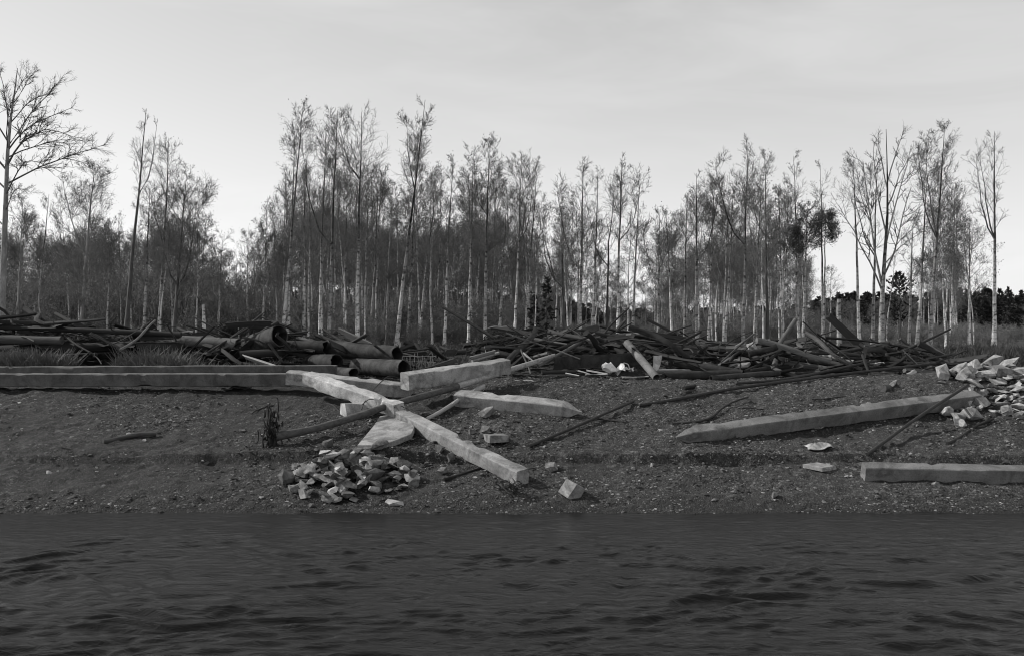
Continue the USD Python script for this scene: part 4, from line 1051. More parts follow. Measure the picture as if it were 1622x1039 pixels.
def offshoots(rng, P, ln, rad, m, t0, t1, ang, ratio, rr, rmin):
    """m side shoots on each branch"""
    n, S, _ = P.shape
    t = rng.uniform(t0, t1, (n, m)) * (S - 1)
    i = np.minimum(t.astype(int), S - 2); f = (t - i)[..., None]
    k = np.arange(n)[:, None]
    a, b = P[k, i], P[k, i + 1]
    p = a + (b - a) * f
    d = norm(b - a)
    side = norm(np.cross(d, rng.normal(size=d.shape)))
    an = np.radians(ang) * rng.uniform(0.7, 1.3, (n, m, 1))
    d2 = np.cos(an) * d + np.sin(an) * side
    l2 = ln[:, None] * ratio * rng.uniform(0.55, 1.2, (n, m)) * (1.15 - 0.55 * t / (S - 1))
    r2 = np.maximum(rad[k, i] * rr, rmin)
    return p.reshape(-1, 3), d2.reshape(-1, 3), l2.reshape(-1), r2.reshape(-1)


def leaf_mesh(rng, pts, size):
    n = len(pts)
    a = norm(rng.normal(size=(n, 3))); b = norm(np.cross(a, rng.normal(size=(n, 3))))
    s = size * rng.uniform(0.6, 1.3, (n, 1))
    v = np.stack([pts - a * s * 0.5, pts + b * s * 0.35, pts + a * s * 0.6, pts - b * s * 0.35], 1).reshape(-1, 3)
    i = np.arange(n)[:, None] * 4
    return trimesh.Trimesh(v, np.vstack([i + [0, 1, 2], i + [0, 2, 3]]), process=False)


def birch(rng, H, crown0, hw, r0, lean=(0, 0), forks=0, dens=1.0, leaves=0, up=0.10, ang=42, bark_wander=0.02, fork_at=0.5, droop=0.0, top_r=0.12, tw=0.0095, fork_spread=0.25):
    """trunk, branch and leaf meshes of one tree of height H whose crown starts at crown0 and is hw metres to each side"""
    S = 14
    t = np.linspace(0, 1, S + 1)
    wob = np.cumsum(rng.normal(0, bark_wander * H / S * 2.0, (S + 1, 2)), 0); wob[0] = 0
    cx = np.array([lean[0], lean[1]])[None] * (t ** 1.15)[:, None] + wob * 0.5
    stem = np.column_stack([cx, t * H])
    rad = r0 * (1 - 0.92 * t ** 0.85); rad[0] *= 1.25
    stems, srad = [stem], [rad]
    for k in range(forks):
        f0 = fork_at * rng.uniform(0.85, 1.2)
        i = int(f0 * S)
        base = stem[i]
        n2 = S - i
        s2 = np.linspace(0, 1, n2 + 1)
        th = rng.uniform(0, 6.28) if k else (0.0 if rng.random() < 0.5 else math.pi)
        sp = H * (1 - f0) * fork_spread * rng.uniform(0.7, 1.3)
        hh = (H - base[2]) * rng.uniform(0.72, 0.98)
        q = base + np.column_stack([np.cos(th) * sp * np.sqrt(s2), np.sin(th) * sp * np.sqrt(s2) * 0.6, hh * s2])
        q[1:] += np.cumsum(rng.normal(0, 0.06, (n2, 3)), 0) * [1, 1, 0]
        stems.append(q); srad.append(np.maximum(rad[i] * 0.72 * (1 - 0.9 * s2 ** 0.9), 0.012))
    parts = [tubes(s[None], r[None], 7) for s, r in zip(stems, srad)]
    trunk = cat_mesh(parts)
    bP, bD, bL, bR = [], [], [], []
    for si, (s, r) in enumerate(zip(stems, srad)):
        z0 = max(crown0, s[0, 2] + 0.3)
        nb = int((17 if si == 0 else 12) * dens * np.clip((H - z0) / 8, 0.6, 1.6))
        z = z0 + (s[-1, 2] - z0) * (rng.random(nb) ** 0.85) * 0.98
        p = np.stack([np.interp(z, s[:, 2], s[:, k]) for k in range(3)], 1)
        rr = np.interp(z, s[:, 2], r)
        u = (z - crown0) / (H - crown0 + 1e-6)
        shape = np.clip(1.15 * np.sqrt(np.clip(1 - u, 0.02, 1)) * (0.55 + 0.45 * np.clip(u / 0.3, 0, 1)) + 0.1, 0.18, 1)
        a = rng.uniform(0, 6.283, nb)
        an = np.radians(ang - 3 + 12 * (1 - u) + rng.normal(0, 7, nb))
        bD.append(np.stack([np.cos(a) * np.sin(an), np.sin(a) * np.sin(an), np.cos(an)], 1))
        bP.append(p); bL.append(hw * shape * rng.uniform(0.8, 1.3, nb) / np.sin(np.radians(ang)) * (1 if si == 0 else 0.8)); bR.append(np.clip(rr * 0.34, 0.012, 0.055))
    bP, bD, bL, bR = np.vstack(bP), np.vstack(bD), np.concatenate(bL), np.concatenate(bR)
    P1, R1 = grow(rng, bP, bD, bL, bR, 5, up, 0.085)
    segs = [tubes(P1, R1, 4)]
    p, d, l, r = offshoots(rng, P1, bL, R1, max(4, int(8 * dens)), 0.12, 1.0, 40, 0.46, 0.6, tw)
    P2, R2 = grow(rng, p, d, l, r, 3, up * 0.8 - droop, 0.14, 0.5)
    segs.append(tubes(P2, R2, 3))
    p, d, l, r = offshoots(rng, P2, l, R2, max(4, int(7 * dens)), 0.1, 1.0, 40, 0.62, 0.8, tw * 0.75)
    P3, R3 = grow(rng, p, d, l, r, 2, up * 0.5 - droop * 1.5, 0.16, 0.6)
    segs.append(tubes(P3, R3, 3))
    out = [("trunk", trunk), ("branches", cat_mesh(segs))]
    if leaves:
        q = P3[:, 1:].reshape(-1, 3)
        # leaves hold on in clumps, mostly in the lower crown
        cl = meshkit.noise(q * 0.75 + rng.uniform(0, 30, 3), 3)
        w = (0.25 + np.clip(cl - 0.2, 0, 1)) * np.clip(1.25 - (q[:, 2] - crown0) / (H - crown0 + 1e-6), 0.12, 1)
        pick = rng.choice(len(q), min(int(leaves * 0.8), len(q) * 3), p=w / w.sum())
        out.append(("leaves", leaf_mesh(rng, q[pick] + rng.normal(0, 0.15, (len(pick), 3)), 0.085)))
    return out


BARKS = {"birch": "birch_bark", "grey": "grey_bark", "dark": "dark_bark"}


def plant(name, label, cat, px_base, D, parts, bark, leafm="dry_leaf", group=None, rz=0.0):
    x_ = (px_base - 811) * PX * D
    t = thing(name, label, cat, (x_, D, zt(x_, D) - 0.08), rz, group)
    for pn, me in parts:
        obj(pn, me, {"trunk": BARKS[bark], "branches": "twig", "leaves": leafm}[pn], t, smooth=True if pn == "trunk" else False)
    return t


# base x, top x, top y, crown bottom y, crown half width px, depth, trunk width px, bark, forks, dens, leaves, label, extra
TREES = [
    (28, 36, 308, 430, 30, 84, 6, "grey", 0, 1.2, 1500, "dark leafy tree just right of the big bare tree's trunk", {}),
    (58, 74, 300, 430, 24, 90, 5, "birch", 0, 0.9, 500, "thin birch between the big bare tree and the dark leafy crown at left", {}),
    (126, 148, 252, 445, 42, 82, 7, "grey", 1, 1.3, 2600, "dense dark crowned tree left of the tall twin-topped birch", {}),
    (196, 226, 155, 330, 20, 74, 8, "dark", 1, 0.8, 0, "tall bare twin-topped tree standing above the left wood", {"ang": 30, "fork_at": 0.62, "fork_spread": 0.22}),
    (228, 238, 292, 420, 28, 82, 6, "birch", 0, 1.0, 700, "birch right behind the tall twin-topped tree", {}),
    (251, 272, 212, 360, 34, 80, 6, "birch", 0, 1.0, 300, "birch with a faint feathery top left of the round dark crown", {}),
    (274, 292, 264, 440, 48, 78, 7, "dark", 2, 1.3, 1500, "broad round crowned dark tree in the left wood", {"fork_at": 0.4}),
    (344, 352, 372, 480, 40, 84, 4, "grey", 1, 1.0, 900, "low spreading pale tree at the gap in the left wood", {}),
    (392, 398, 372, 470, 36, 90, 4, "birch", 1, 1.0, 800, "low leafy tree at the right side of the gap", {}),
    (416, 426, 305, 430, 20, 82, 4, "birch", 0, 0.9, 300, "slim birch at the left edge of the tall middle stand", {}),
    (446, 486, 152, 300, 26, 76, 6, "birch", 0, 1.1, 350, "leaning tall birch, first of the middle stand", {"ang": 36}),
    (456, 468, 198, 330, 28, 80, 5, "birch", 0, 1.0, 300, "second tall birch of the middle stand", {}),
    (505, 514, 180, 310, 28, 80, 5, "birch", 0, 1.1, 350, "tall birch left of the broad topped one in the middle stand", {}),
    (520, 531, 160, 290, 34, 76, 7, "birch", 1, 1.2, 400, "broad topped tall birch in the middle stand", {"ang": 36}),
    (566, 577, 164, 305, 40, 76, 7, "birch", 2, 1.1, 250, "tall birch with a wide forked bare top in the middle stand", {"ang": 40, "fork_at": 0.68, "fork_spread": 0.35}),
    (587, 602, 262, 400, 36, 86, 5, "birch", 0, 1.1, 1300, "leafy birch right of the wide forked one", {}),
    (628, 673, 148, 330, 26, 75, 7, "birch", 1, 1.2, 500, "leaning tall birch with a narrow leafy spire", {"ang": 34, "fork_at": 0.7, "fork_spread": 0.14}),
    (646, 660, 250, 420, 30, 86, 5, "birch", 0, 1.1, 1500, "leafy birch just behind the narrow leafy spire", {}),
    (612, 622, 285, 420, 26, 90, 5, "grey", 0, 1.1, 1400, "dense leafy tree between the forked birch and the spire", {}),
    (685, 678, 372, 470, 16, 80, 4, "birch", 0, 0.8, 100, "short crooked birch right of the leaning spire", {}),
    (704, 716, 245, 390, 30, 80, 5, "birch", 0, 1.2, 1300, "leafy birch left of the twin leafy crowns", {}),
    (742, 752, 238, 380, 26, 82, 5, "birch", 0, 1.2, 1200, "left one of the twin leafy birch crowns", {}),
    (769, 777, 216, 380, 32, 79, 6, "birch", 1, 1.3, 2200, "right and taller one of the twin leafy birch crowns", {"fork_at": 0.6}),
    (790, 803, 318, 430, 26, 84, 5, "birch", 0, 1.1, 1200, "dense leafy birch below the twin crowns' right side", {}),
    (814, 826, 246, 360, 32, 80, 5, "birch", 2, 1.0, 150, "bare birch with fanned branches right of the twin crowns", {"ang": 34, "fork_at": 0.55}),
    (834, 852, 262, 380, 26, 84, 5, "birch", 1, 0.9, 100, "thin bare birch left of the small pines", {"ang": 34}),
    (892, 888, 322, 430, 24, 80, 6, "dark", 2, 0.9, 200, "dark forked tree right of the small pines", {"fork_at": 0.45, "ang": 34}),
    (919, 926, 252, 380, 36, 77, 7, "birch", 1, 1.1, 200, "pale birch with a wide drooping fan top", {"droop": 0.06, "ang": 40}),
    (940, 950, 262, 400, 24, 82, 5, "birch", 0, 1.0, 200, "slim birch right of the drooping fan top", {}),
    (956, 971, 285, 420, 18, 79, 5, "dark", 1, 0.7, 0, "thin dark crooked stem left of the tall open birch", {"ang": 30, "bark_wander": 0.04}),
    (978, 986, 242, 370, 30, 76, 6, "birch", 2, 1.0, 100, "tall open bare birch with a fork to the right", {"ang": 36, "fork_at": 0.5, "fork_spread": 0.3}),
    (1001, 1014, 285, 400, 22, 82, 5, "birch", 0, 0.9, 150, "slim bare birch right of the tall open one", {}),
    (1042, 1047, 330, 440, 30, 82, 5, "birch", 1, 1.1, 800, "short leafy birch at the dip in the middle", {}),
    (1065, 1056, 328, 440, 24, 84, 5, "birch", 0, 1.0, 700, "short leafy birch right of the dip", {}),
    (1104, 1104, 266, 390, 30, 77, 6, "birch", 1, 1.1, 500, "pale birch at the left of the dense right group", {}),
    (1122, 1130, 278, 420, 32, 80, 5, "birch", 0, 1.3, 2400, "dense leafy birch in the right group, left one", {}),
    (1148, 1160, 285, 430, 30, 82, 5, "birch", 0, 1.3, 2200, "dense leafy birch in the right group, right one", {}),
    (1177, 1191, 214, 340, 30, 77, 6, "birch", 1, 1.1, 200, "tallest birch of the right group with a windblown top", {"ang": 36}),
    (1216, 1216, 232, 370, 28, 79, 6, "dark", 1, 1.1, 600, "dark stemmed tall tree right of the windblown top", {"ang": 36}),
    (1196, 1204, 300, 420, 28, 84, 5, "birch", 0, 1.2, 1500, "leafy birch between the windblown top and the dark stem", {}),
    (1266, 1254, 240, 380, 24, 79, 5, "birch", 0, 1.0, 300, "slim birch leaning left, left of the dark round crown", {}),
    (1303, 1297, 254, 330, 18, 78, 5, "birch", 0, 0.9, 150, "thin tall birch rising through the dark round crown", {"ang": 30}),
    (1272, 1282, 318, 410, 34, 76, 5, "birch", 1, 1.8, 7000, "birch carrying the dense dark round crown", {"leafm": "dark_leaf", "ang": 56}),
    (1304, 1308, 330, 405, 24, 75, 5, "birch", 0, 1.8, 4200, "birch carrying the right half of the dark round crown", {"leafm": "dark_leaf", "ang": 56}),
    (1362, 1358, 242, 350, 26, 77, 6, "birch", 1, 1.1, 200, "birch with a fanned top left of the big forked tree", {"ang": 34, "fork_at": 0.7}),
    (1382, 1390, 250, 380, 26, 78, 6, "birch", 1, 0.8, 100, "companion birch touching the big forked tree", {"ang": 34}),
    (1452, 1466, 268, 400, 26, 78, 6, "birch", 0, 1.1, 400, "birch between the big forked tree and the tall feathery one", {}),
    (1472, 1490, 192, 400, 40, 75, 7, "birch", 2, 1.2, 500, "tall feathery birch on the right with a wide crown", {"ang": 40, "fork_at": 0.55}),
    (1440, 1446, 330, 420, 26, 82, 5, "birch", 0, 1.1, 700, "short leafy birch behind the tall feathery one", {}),
    (1536, 1540, 345, 440, 38, 80, 5, "birch", 1, 1.2, 1900, "low round leafy crown right of the tall feathery birch", {}),
    (1574, 1576, 196, 330, 20, 76, 7, "birch", 2, 0.8, 0, "lone tall bare birch with upright limbs near the right edge", {"ang": 26, "fork_at": 0.55, "fork_spread": 0.2}),
    (482, 484, 298, 420, 24, 86, 5, "birch", 0, 1.1, 1200, "leafy birch behind the first two of the middle stand", {}),
    (545, 552, 285, 420, 30, 88, 5, "birch", 0, 1.2, 1500, "leafy birch between the two tallest of the middle stand", {}),
    (664, 690, 300, 420, 28, 84, 5, "birch", 0, 1.1, 900, "leafy birch filling in right of the narrow spire", {}),
    (1085, 1088, 300, 420, 24, 86, 5, "birch", 0, 1.1, 700, "leafy birch between the dip and the right group", {}),
    (1240, 1236, 285, 400, 28, 82, 5, "birch", 0, 1.2, 1300, "leafy birch left of the slim left-leaning birch", {}),
]
for k, (bx, tx, ty, cy, hw, D, w, bark, forks, dens, leaves, lab, kw) in enumerate(TREES):
    kw = dict(kw)
    leafm = kw.pop("leafm", "dry_leaf")
    H = EYE + (HORIZON - ty) * PX * D - 1.85
    c0 = max(2.2, EYE + (HORIZON - cy - (0 if leafm == "dark_leaf" else 40)) * PX * D - 1.85)
    parts = birch(R(9000 + k), H * 0.97, c0, hw * PX * D, w * PX * D * 0.55, lean=((tx - bx) * PX * D, R(k).normal(0, 0.5)), forks=forks, dens=dens, leaves=leaves, **kw)
    plant("birch_tree" if bark == "birch" else "bare_tree", lab, "tree", bx, D, parts, bark, leafm)


# the big bare tree at the left edge: limbs laid out one by one
def limb_tree(name, label, bx, D, stem_px, limbs_px, w0, bark, seed, tw=0.012, sub=(9, 6), dens=1.0):
    rng = R(seed)
    x0 = (bx - 811) * PX * D
    base = np.array([x0, D, zt(x0, D) - 0.08])
    loc = lambda q: np.array([(q[0] - 811) * PX * D, D + (q[2] if len(q) > 2 else 0.0), EYE + (HORIZON - q[1]) * PX * D]) - base
    S = [np.zeros(3)] + [loc(q) for q in stem_px]
    t0, t1 = np.linspace(0, 1, len(S)), np.linspace(0, 1, 16)
    S = np.stack([np.interp(t1, t0, np.array(S)[:, k]) for k in range(3)], 1)
    rad = w0 * PX * D * 0.5 * (1 - 0.93 * t1 ** 0.9)
    t = thing(name, label, "tree", base)
    obj("trunk", cat_mesh([tubes(S[None], rad[None], 9)]), BARKS[bark], t, smooth=True)
    segs, P1s, R1s, Ls = [], [], [], []
    for q in limbs_px:
        Q = np.array([loc(a) for a in q[:-1]]); w = q[-1] * PX * D * 0.5
        tt, t2 = np.linspace(0, 1, len(Q)), np.linspace(0, 1, 7)
        Q = np.stack([np.interp(t2, tt, Q[:, k]) for k in range(3)], 1)
        Q[1:-1] = (Q[:-2] + 2 * Q[1:-1] + Q[2:]) / 4
        Q[1:] += np.cumsum(rng.normal(0, 0.05, (6, 3)), 0)
        P1s.append(Q); R1s.append(w * np.linspace(1, 0.25, 7)); Ls.append(np.linalg.norm(np.diff(Q, axis=0), axis=1).sum())
    P1, R1, Ls = np.array(P1s), np.array(R1s), np.array(Ls)
    obj("limbs", cat_mesh([tubes(P1, R1, 5)]), "twig" if bark != "grey" else "dark_bark", t, smooth=True)
    p, d, l, r = offshoots(rng, P1, Ls, R1, sub[0], 0.25, 1.0, 34, 0.27, 0.6, tw * 1.3)
    P2, R2 = grow(rng, p, d, l, r, 5, 0.03, 0.16, 0.5); segs.append(tubes(P2, R2, 3))
    p, d, l, r = offshoots(rng, P2, l, R2, sub[1], 0.2, 1.0, 36, 0.5, 0.8, tw)
    P3, R3 = grow(rng, p, d, l, r, 3, 0.02, 0.2, 0.6); segs.append(tubes(P3, R3, 3))
    obj("branches", cat_mesh(segs), "twig", t)
    return t


limb_tree("bare_tree", "big bare spreading tree cut by the left edge", 1, 66,
          [(3, 480), (6, 400), (9, 320), (11, 250), (16, 190), (22, 150), (27, 108)],
          [[(11, 262), (45, 232, -1), (90, 210, -1.5), (140, 226, -2), 3.5], [(10, 292), (50, 255, 1), (100, 232, 2), (148, 215, 2), 3.1], [(11, 240), (40, 205), (80, 185), (120, 170), 2.8],
           [(12, 232), (30, 180, 1), (50, 140, 2), (72, 112, 2), 2.8], [(9, 310), (40, 275, -1), (70, 262, -2), (100, 278, -2), 2.4], [(14, 210), (10, 170), (5, 140), (0, 110), 2.4],
           [(10, 270), (-20, 230), (-60, 200), (-110, 195), 3.5], [(9, 300), (-30, 262, 1), (-80, 240, 1), (-130, 250, 1), 3.1], [(12, 225), (-15, 180), (-45, 150), (-70, 120), 2.8],
           [(16, 195), (40, 165), (62, 152), (96, 150), 2.1], [(20, 165), (34, 140), (44, 125), (60, 108), 1.8], [(8, 335), (30, 310, -1), (55, 300, -2), (75, 310, -2), 1.8],
           [(7, 360), (-20, 330), (-50, 320), (-80, 330), 2.1], [(11, 250), (30, 222, 2), (62, 205, 3), (110, 205, 4), 2.4], [(12, 236), (34, 196, -2), (60, 166, -3), (92, 140, -4), 2.1]],
          13, "grey", 77, sub=(19, 10), tw=0.006)
limb_tree("bare_tree", "big forked bare tree with thick pale stem and many rising limbs", 1396, 72,
          [(1397, 500), (1398, 460), (1402, 400), (1406, 340), (1406, 280), (1404, 205)],
          [[(1398, 455), (1388, 400), (1380, 330), (1370, 262), 4.3], [(1399, 440), (1418, 400), (1430, 340), (1445, 300), 3.6], [(1403, 390), (1425, 330, 1), (1438, 290, 1), (1450, 235, 1), 3.2],
           [(1396, 458), (1372, 420, -1), (1345, 370, -1), (1322, 328, -1), 3.2], [(1404, 370), (1390, 320), (1384, 270), (1386, 228), 2.9], [(1405, 330), (1420, 290), (1434, 262), (1446, 245), 2.5],
           [(1406, 300), (1398, 262), (1394, 235), (1392, 215), 2.2], [(1406, 290), (1416, 250), (1424, 225), (1430, 208), 2.2], [(1384, 370), (1370, 330), (1362, 300), (1358, 270), 2.2], [(1400, 420), (1440, 390, 2), (1465, 372, 2), (1490, 360, 2), 2.2]],
          10.5, "birch", 78, sub=(10, 6), tw=0.007)

# broken stem
p = np.array([(1329 - 811) * PX * 72, 72.0, 0.0]); p[2] = zt(p[0], 72) - 0.1
t = thing("birch_snag", "bright broken-off birch stem without a crown right of the dark round crown", "tree stump", p)
obj("trunk", solid_tube([(0, 0, 0), (0.02, 0, 1.5), (-0.03, 0, 3.0), (0.0, 0, EYE + (HORIZON - 474) * PX * 72 - p[2])], [0.17, 0.155, 0.15, 0.13], 8, 0.15, R(2)), "birch_bark", t, smooth=50)
p = np.array([(323 - 811) * PX * 70, 70.0, 0.0]); p[2] = zt(p[0], 70) - 0.1
t = thing("birch_snag", "short pale broken stem behind the wide grey pipe on the left", "tree stump", p)
obj("trunk", solid_tube([(0.1, 0, 0), (0.05, 0, 1.0), (0.0, 0, 2.2), (-0.05, 0, EYE + (HORIZON - 482) * PX * 70 - p[2])], [0.13, 0.12, 0.11, 0.09], 8, 0.15, R(3)), "birch_bark", t, smooth=50)

# fill: slim birches behind and between, each a thing; copies of six kinds
SKY = np.array([(-80, 330), (0, 330), (60, 320), (100, 335), (150, 310), (200, 345), (250, 310), (300, 300), (340, 385), (405, 385), (430, 330), (445, 270), (500, 240), (560, 250), (620, 280), (700, 270), (780, 255), (840, 300), (870, 350),
                (900, 290), (960, 310), (1020, 360), (1060, 345), (1100, 300), (1180, 285), (1250, 300), (1300, 345), (1340, 430), (1400, 410), (1440, 345), (1500, 290), (1545, 370), (1590, 440), (1640, 470), (1720, 440)])
DENS = np.array([(-80, 0.95), (330, 0.95), (350, 0.65), (420, 0.65), (440, 1.25), (850, 1.25), (870, 0.7), (1020, 0.65), (1080, 1.1), (1270, 1.1), (1300, 0.5), (1420, 0.35), (1500, 0.55), (1560, 0.2), (1720, 0.3)])
kinds = []
rng = R(123)
for k in range(6):
    H = 12.0
    parts = birch(R(500 + k), H, [4.6, 3.8, 5.5, 4.2, 6.0, 3.2][k], [1.3, 1.5, 1.1, 1.6, 1.2, 1.5][k], 0.088, lean=([0.7, -0.6, 1.2, -0.3, 0.3, -1.0][k], 0.2), bark_wander=0.036, forks=[0, 1, 0, 1, 0, 0][k], dens=[0.9, 1.0, 0.8, 1.1, 0.9, 1.1][k],
                  leaves=[700, 2200, 300, 2600, 600, 1800][k], ang=[36, 42, 34, 44, 36, 42][k])
    kinds.append(parts)
proto = [None] * 6
NFILL = 150
ZX = [70, 190, 260, 330, 425, 500, 560, 620, 690, 760, 850, 910, 965, 1030, 1090, 1180, 1260, 1320, 1400, 1480, 1560]
ZONES = ["by the big bare tree at the left edge", "round the dense dark crowned tree on the left", "beside the tall twin-topped tree", "by the broad round crowned dark tree", "at the gap in the left wood",
         "by the first leaning birch of the middle stand", "by the broad topped birch of the middle stand", "by the wide forked birch of the middle stand", "by the leaning narrow spire", "left of the twin leafy crowns",
         "under the twin leafy crowns", "behind the small pines", "by the drooping fan top", "by the tall open bare birch", "at the dip in the middle", "in the dense leafy right group",
         "by the windblown top", "left of the dark round crown", "behind the bright broken stem", "behind the big forked bare tree", "by the tall feathery birch", "near the right edge by the lone bare birch"]
made = 0
while made < NFILL:
    px = rng.uniform(-60, 1690)
    if rng.random() * 1.3 > np.interp(px, DENS[:, 0], DENS[:, 1]):
        continue
    D = 72 + 62 * rng.random() ** 1.2
    ty = np.interp(px, SKY[:, 0], SKY[:, 1]) + rng.exponential(38)
    ty = min(ty, 470)
    x_ = (px - 811) * PX * D
    H = EYE + (HORIZON - ty) * PX * D - 1.85
    k = int(rng.integers(6))
    s = H / 12.0
    sxy = float(np.clip(0.35 + 0.65 * s, 0.55, 1.5))
    zone = ZONES[int(np.searchsorted(ZX, px))]
    hgt = "tall" if ty < np.interp(px, SKY[:, 0], SKY[:, 1]) + 18 else "middling" if ty < np.interp(px, SKY[:, 0], SKY[:, 1]) + 55 else "low"
    lab, grp = f"{hgt} slim birch {zone}", f"{hgt} slim birches {zone}"
    loc = (x_, D, zt(x_, D) - 0.08)
    if proto[k] is None:
        t = thing("slim_birch", lab, "tree", loc, rng.uniform(0, 360), grp, scale=(sxy, sxy, s))
        for pn, me in kinds[k]:
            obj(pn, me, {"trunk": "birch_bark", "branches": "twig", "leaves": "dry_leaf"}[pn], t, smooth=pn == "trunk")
        proto[k] = t
    else:
        copy_of(proto[k], "slim_birch", loc, rng.uniform(0, 360), (sxy, sxy, s), lab, grp)
    made += 1


# conifers
def conifer(rng, H, hw, dens=1.0, bare=0.1, pine=False):
    z = np.linspace(0, H, 8)
    stem = np.column_stack([0.02 * H * np.sin(z / H * 3 + rng.uniform(0, 6)), 0 * z, z])
    tr = cat_mesh([tubes(stem[None], (0.018 * H * (1 - 0.93 * z / H))[None], 6)])
    n = int(H * 13 * dens)
    u = bare + (1 - bare) * rng.random(n)
    a = rng.uniform(0, 6.283, n)
    ln = hw * (np.clip(1.05 - u, 0.04, 1) ** 0.8) * rng.uniform(0.55, 1.2, n) if not pine else hw * np.clip(np.sin((u - bare) / (1 - bare) * 2.6 + 0.5), 0.15, 1) * rng.uniform(0.5, 1.2, n)
    tilt = -0.25 + 0.7 * u if not pine else 0.15 + 0.4 * u
    d = norm(np.column_stack([np.cos(a), np.sin(a), tilt]))
    p = np.column_stack([np.interp(u * H, z, stem[:, 0]), 0 * u, u * H])
    P, Rr = grow(rng, p, d, ln, np.full(n, 0.012 + 0.002 * H), 3, -0.02 if not pine else 0.1, 0.1)
    br = [tubes(P, Rr, 3)]
    # sprays of needles along each bough
    m = 9
    t = rng.uniform(0.2, 1.0, (n, m)) * 3
    i = np.minimum(t.astype(int), 2); f = (t - i)[..., None]
    k = np.arange(n)[:, None]
    c = (P[k, i] + (P[k, i + 1] - P[k, i]) * f).reshape(-1, 3)
    dd = np.repeat(norm(P[:, -1] - P[:, 0]), m, 0)
    N = len(c)
    aa = norm(dd * 0.7 + rng.normal(size=(N, 3)) * 0.55 + ([0, 0, -0.25] if not pine else [0, 0, 0.2])); bb = norm(np.cross(aa, rng.normal(size=(N, 3))))
    s = (0.10 + 0.028 * H) * rng.uniform(0.6, 1.3, (N, 1))
    v = np.stack([c - aa * s * 0.3, c + bb * s * 0.28, c + aa * s, c - bb * s * 0.28], 1).reshape(-1, 3)
    q = np.arange(N)[:, None] * 4
    return [("trunk", tr), ("boughs", cat_mesh(br)), ("needles", trimesh.Trimesh(v, np.vstack([q + [0, 1, 2], q + [0, 2, 3]]), process=False))]


def plant_conifer(name, label, px, ty, D, hwpx, seed, group=None, **kw):
    x_ = (px - 811) * PX * D
    z0 = zt(x_, D) - 0.1
    H = EYE + (HORIZON - ty) * PX * D - z0
    t = thing(name, label, "tree", (x_, D, z0), 0, group)
    for pn, me in conifer(R(seed), H, hwpx * PX * D, **kw):
        obj(pn, me, {"trunk": "dark_bark", "boughs": "twig", "needles": "needle"}[pn], t)
    return t


plant_conifer("small_pine", "small dark pine standing left of the dark forked tree", 868, 440, 76, 24, 1, dens=1.1, bare=0.05)
plant_conifer("small_pine", "smaller dark pine touching the first, left of it", 846, 462, 80, 20, 2, dens=1.0, bare=0.05)
plant_conifer("small_pine", "dark pine crown behind the big forked bare tree", 1424, 432, 100, 30, 3, dens=1.0, bare=0.3, pine=True)
rng = R(321)
far_kind = [conifer(R(640 + k), 10.0, [2.2, 1.8, 2.0, 2.4][k], 1.7, 0.02, pine=k == 3) for k in range(4)]
fp = [None] * 4
FAR = [(1340, 478), (1352, 486), (1366, 482), (1382, 478), (1398, 484), (1414, 480), (1430, 488), (1448, 476), (1462, 486), (1478, 478), (1494, 468), (1508, 474), (1521, 457), (1535, 470), (1549, 464), (1562, 476), (1580, 478), (1596, 456), (1610, 474), (1626, 464), (1640, 470),
       (1286, 478), (1300, 484), (1314, 488), (1270, 494), (1255, 490), (1002, 503), (1014, 499), (1026, 502), (1037, 496), (1048, 501), (1060, 503), (1072, 498), (1084, 502), (985, 505), (968, 502), (950, 500)]
for j, (px, ty) in enumerate(FAR):
    D = rng.uniform(215, 260); k = int(rng.integers(4))
    x_ = (px - 811) * PX * D; z0 = zt(x_, D) - 0.1
    H = EYE + (HORIZON - ty) * PX * D - z0
    s = H / 10.0
    side = "right part of the far dark line" if px > 1200 else "middle part of the far dark line, seen at the dip"
    zone = ZONES[int(np.searchsorted(ZX, px))]
    lab, grp = f"{'taller' if ty < 472 or 490 < ty < 500 else 'lower'} far dark spruce seen {zone}", f"{'taller' if ty < 472 or 490 < ty < 500 else 'lower'} far spruces {zone}"
    if fp[k] is None:
        t = thing("far_spruce", lab, "tree", (x_, D, z0), rng.uniform(0, 360), grp, scale=(1.0, 1.0, s))
        for pn, me in far_kind[k]:
            obj(pn, me, {"trunk": "dark_bark", "boughs": "twig", "needles": "needle"}[pn], t)
        fp[k] = t
    else:
        w = rng.uniform(1.1, 1.5)
        copy_of(fp[k], "far_spruce", (x_, D, z0), rng.uniform(0, 360), (w, w, s), lab, grp)
# the closed wood behind them, one mass
pos, sc, ix = [], [], []
for k in range(1100):
    D = rng.uniform(262, 330); px = rng.uniform(-500, 2100)
    x_ = (px - 811) * PX * D
    ty = np.interp(px, [-500, 0, 880, 960, 1240, 1330, 1622, 2100], [445, 452, 466, 490, 486, 466, 458, 452]) + rng.uniform(-3, 12)
    H = EYE + (HORIZON - ty) * PX * D - 2.4
    pos.append((x_, D, zt(x_, D) - 0.1)); s = H / 10.0; w = rng.uniform(1.2, 1.8); sc.append((w, w, s)); ix.append(rng.integers(4))
M_ = {"trunk": "dark_bark", "boughs": "twig", "needles": "needle"}
instancer("far_wood", "closed dark conifer wood far behind the birches", [[(pn, me, M_[pn]) for pn, me in kd] for kd in far_kind], pos, np.array(sc), rng.uniform(0, 6.28, len(pos)), ix, "wood")


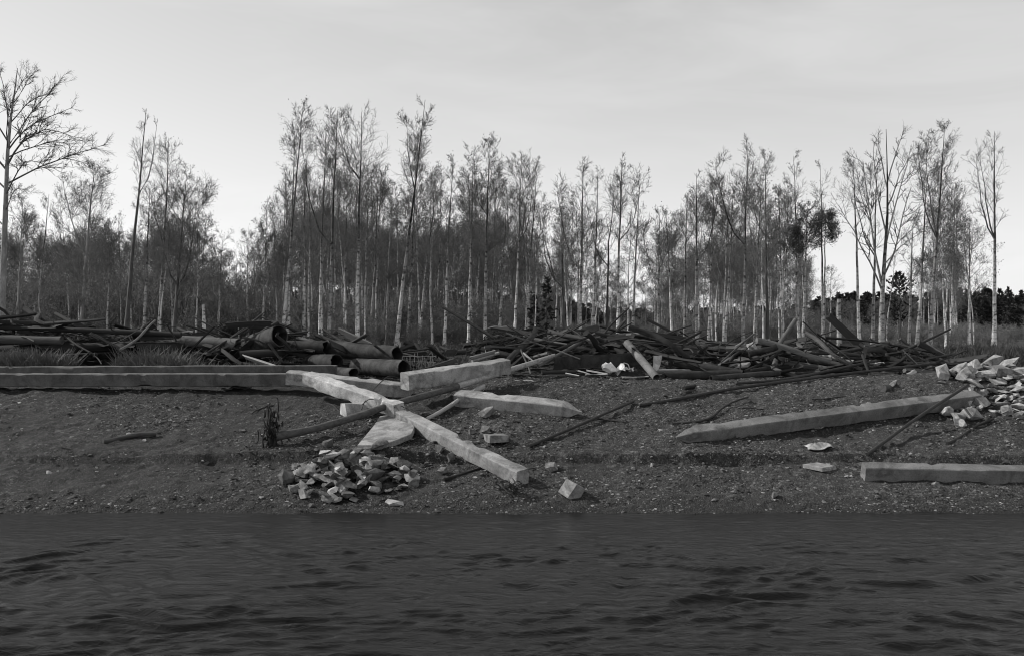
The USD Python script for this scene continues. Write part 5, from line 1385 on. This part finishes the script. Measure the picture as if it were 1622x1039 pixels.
# thicket: bushes and saplings between the stems, one mass
def bush(rng, H, n=9, leaves=500):
    b = rng.normal(size=(n, 3)) * [0.25, 0.25, 0]
    d = norm(np.column_stack([rng.normal(0, 0.22, n), rng.normal(0, 0.22, n), np.ones(n)]))
    l = H * rng.uniform(0.6, 1.0, n)
    P1, R1 = grow(rng, b, d, l, np.full(n, 0.018), 5, 0.05, 0.07)
    p, dd, l2, r = offshoots(rng, P1, l, R1, 8, 0.12, 1.0, 36, 0.34, 0.7, 0.010)
    P2, R2 = grow(rng, p, dd, l2, r, 3, 0.08, 0.12, 0.5)
    p, dd, l3, r = offshoots(rng, P2, l2, R2, 3, 0.2, 1.0, 38, 0.5, 0.8, 0.009)
    P3, R3 = grow(rng, p, dd, l3, r, 2, 0.05, 0.15, 0.6)
    tw = cat_mesh([tubes(P1, R1, 3), tubes(P2, R2, 3), tubes(P3, R3, 3)])
    q = np.vstack([P3[:, 1:].reshape(-1, 3), P2[:, 1:].reshape(-1, 3)])
    pick = rng.integers(0, len(q), leaves)
    return [("stems", tw, "brush_twig"), ("leaves", leaf_mesh(rng, q[pick] + rng.normal(0, 0.08, (leaves, 3)), 0.11), "brush_leaf")]


rng = R(456)
protos = [bush(R(700 + k), 4.0, leaves=[500, 1100, 1400, 800][k]) for k in range(4)]
pos, sc, ix = [], [], []
while len(pos) < 2300:
    px = rng.uniform(-150, 1770); D = rng.uniform(82, 160)
    d = np.interp(px, DENS[:, 0], DENS[:, 1])
    if rng.random() * 1.2 > d + 0.25:
        continue
    x_ = (px - 811) * PX * D
    hi = np.interp(px, [-100, 0, 330, 420, 700, 860, 900, 1060, 1120, 1300, 1340, 1622], [8.5, 8.5, 8, 6, 5.5, 4.5, 2.6, 2.8, 4.5, 3.5, 2.6, 2.6])
    h = hi * rng.uniform(0.35, 1.0) * (1 if D > 85 else 0.6)
    s = h / 4.0
    pos.append((x_, D, zt(x_, D) - 0.05)); sc.append((0.5 + 0.5 * s, 0.5 + 0.5 * s, s)); ix.append(rng.integers(4))
instancer("thicket", "grey brush and saplings filling the wood between the stems", protos, pos, np.array(sc), rng.uniform(0, 6.28, len(pos)), ix, "undergrowth")
# the birch wood going on behind, one mass
pos, sc, ix = [], [], []
while len(pos) < 620:
    px = rng.uniform(-200, 1800); D = rng.uniform(100, 190)
    if rng.random() * 1.2 > np.interp(px, DENS[:, 0], DENS[:, 1] ** 1.3):
        continue
    ty = min(np.interp(px, SKY[:, 0], SKY[:, 1]) + (40 if px < 430 else 80) + rng.exponential(40), 478)
    x_ = (px - 811) * PX * D
    s = (EYE + (HORIZON - ty) * PX * D - 1.85) / 12.0
    pos.append((x_, D, zt(x_, D) - 0.1)); sc.append((0.4 + 0.6 * s, 0.4 + 0.6 * s, s)); ix.append(rng.integers(3))
B2 = {"trunk": "birch_bark", "branches": "twig", "leaves": "dry_leaf"}
instancer("birch_wood", "birch wood going on behind the nearer trees", [[(pn, me, B2[pn]) for pn, me in kinds[k]] for k in (1, 3, 5)], pos, np.array(sc), rng.uniform(0, 6.28, len(pos)), ix, "wood")
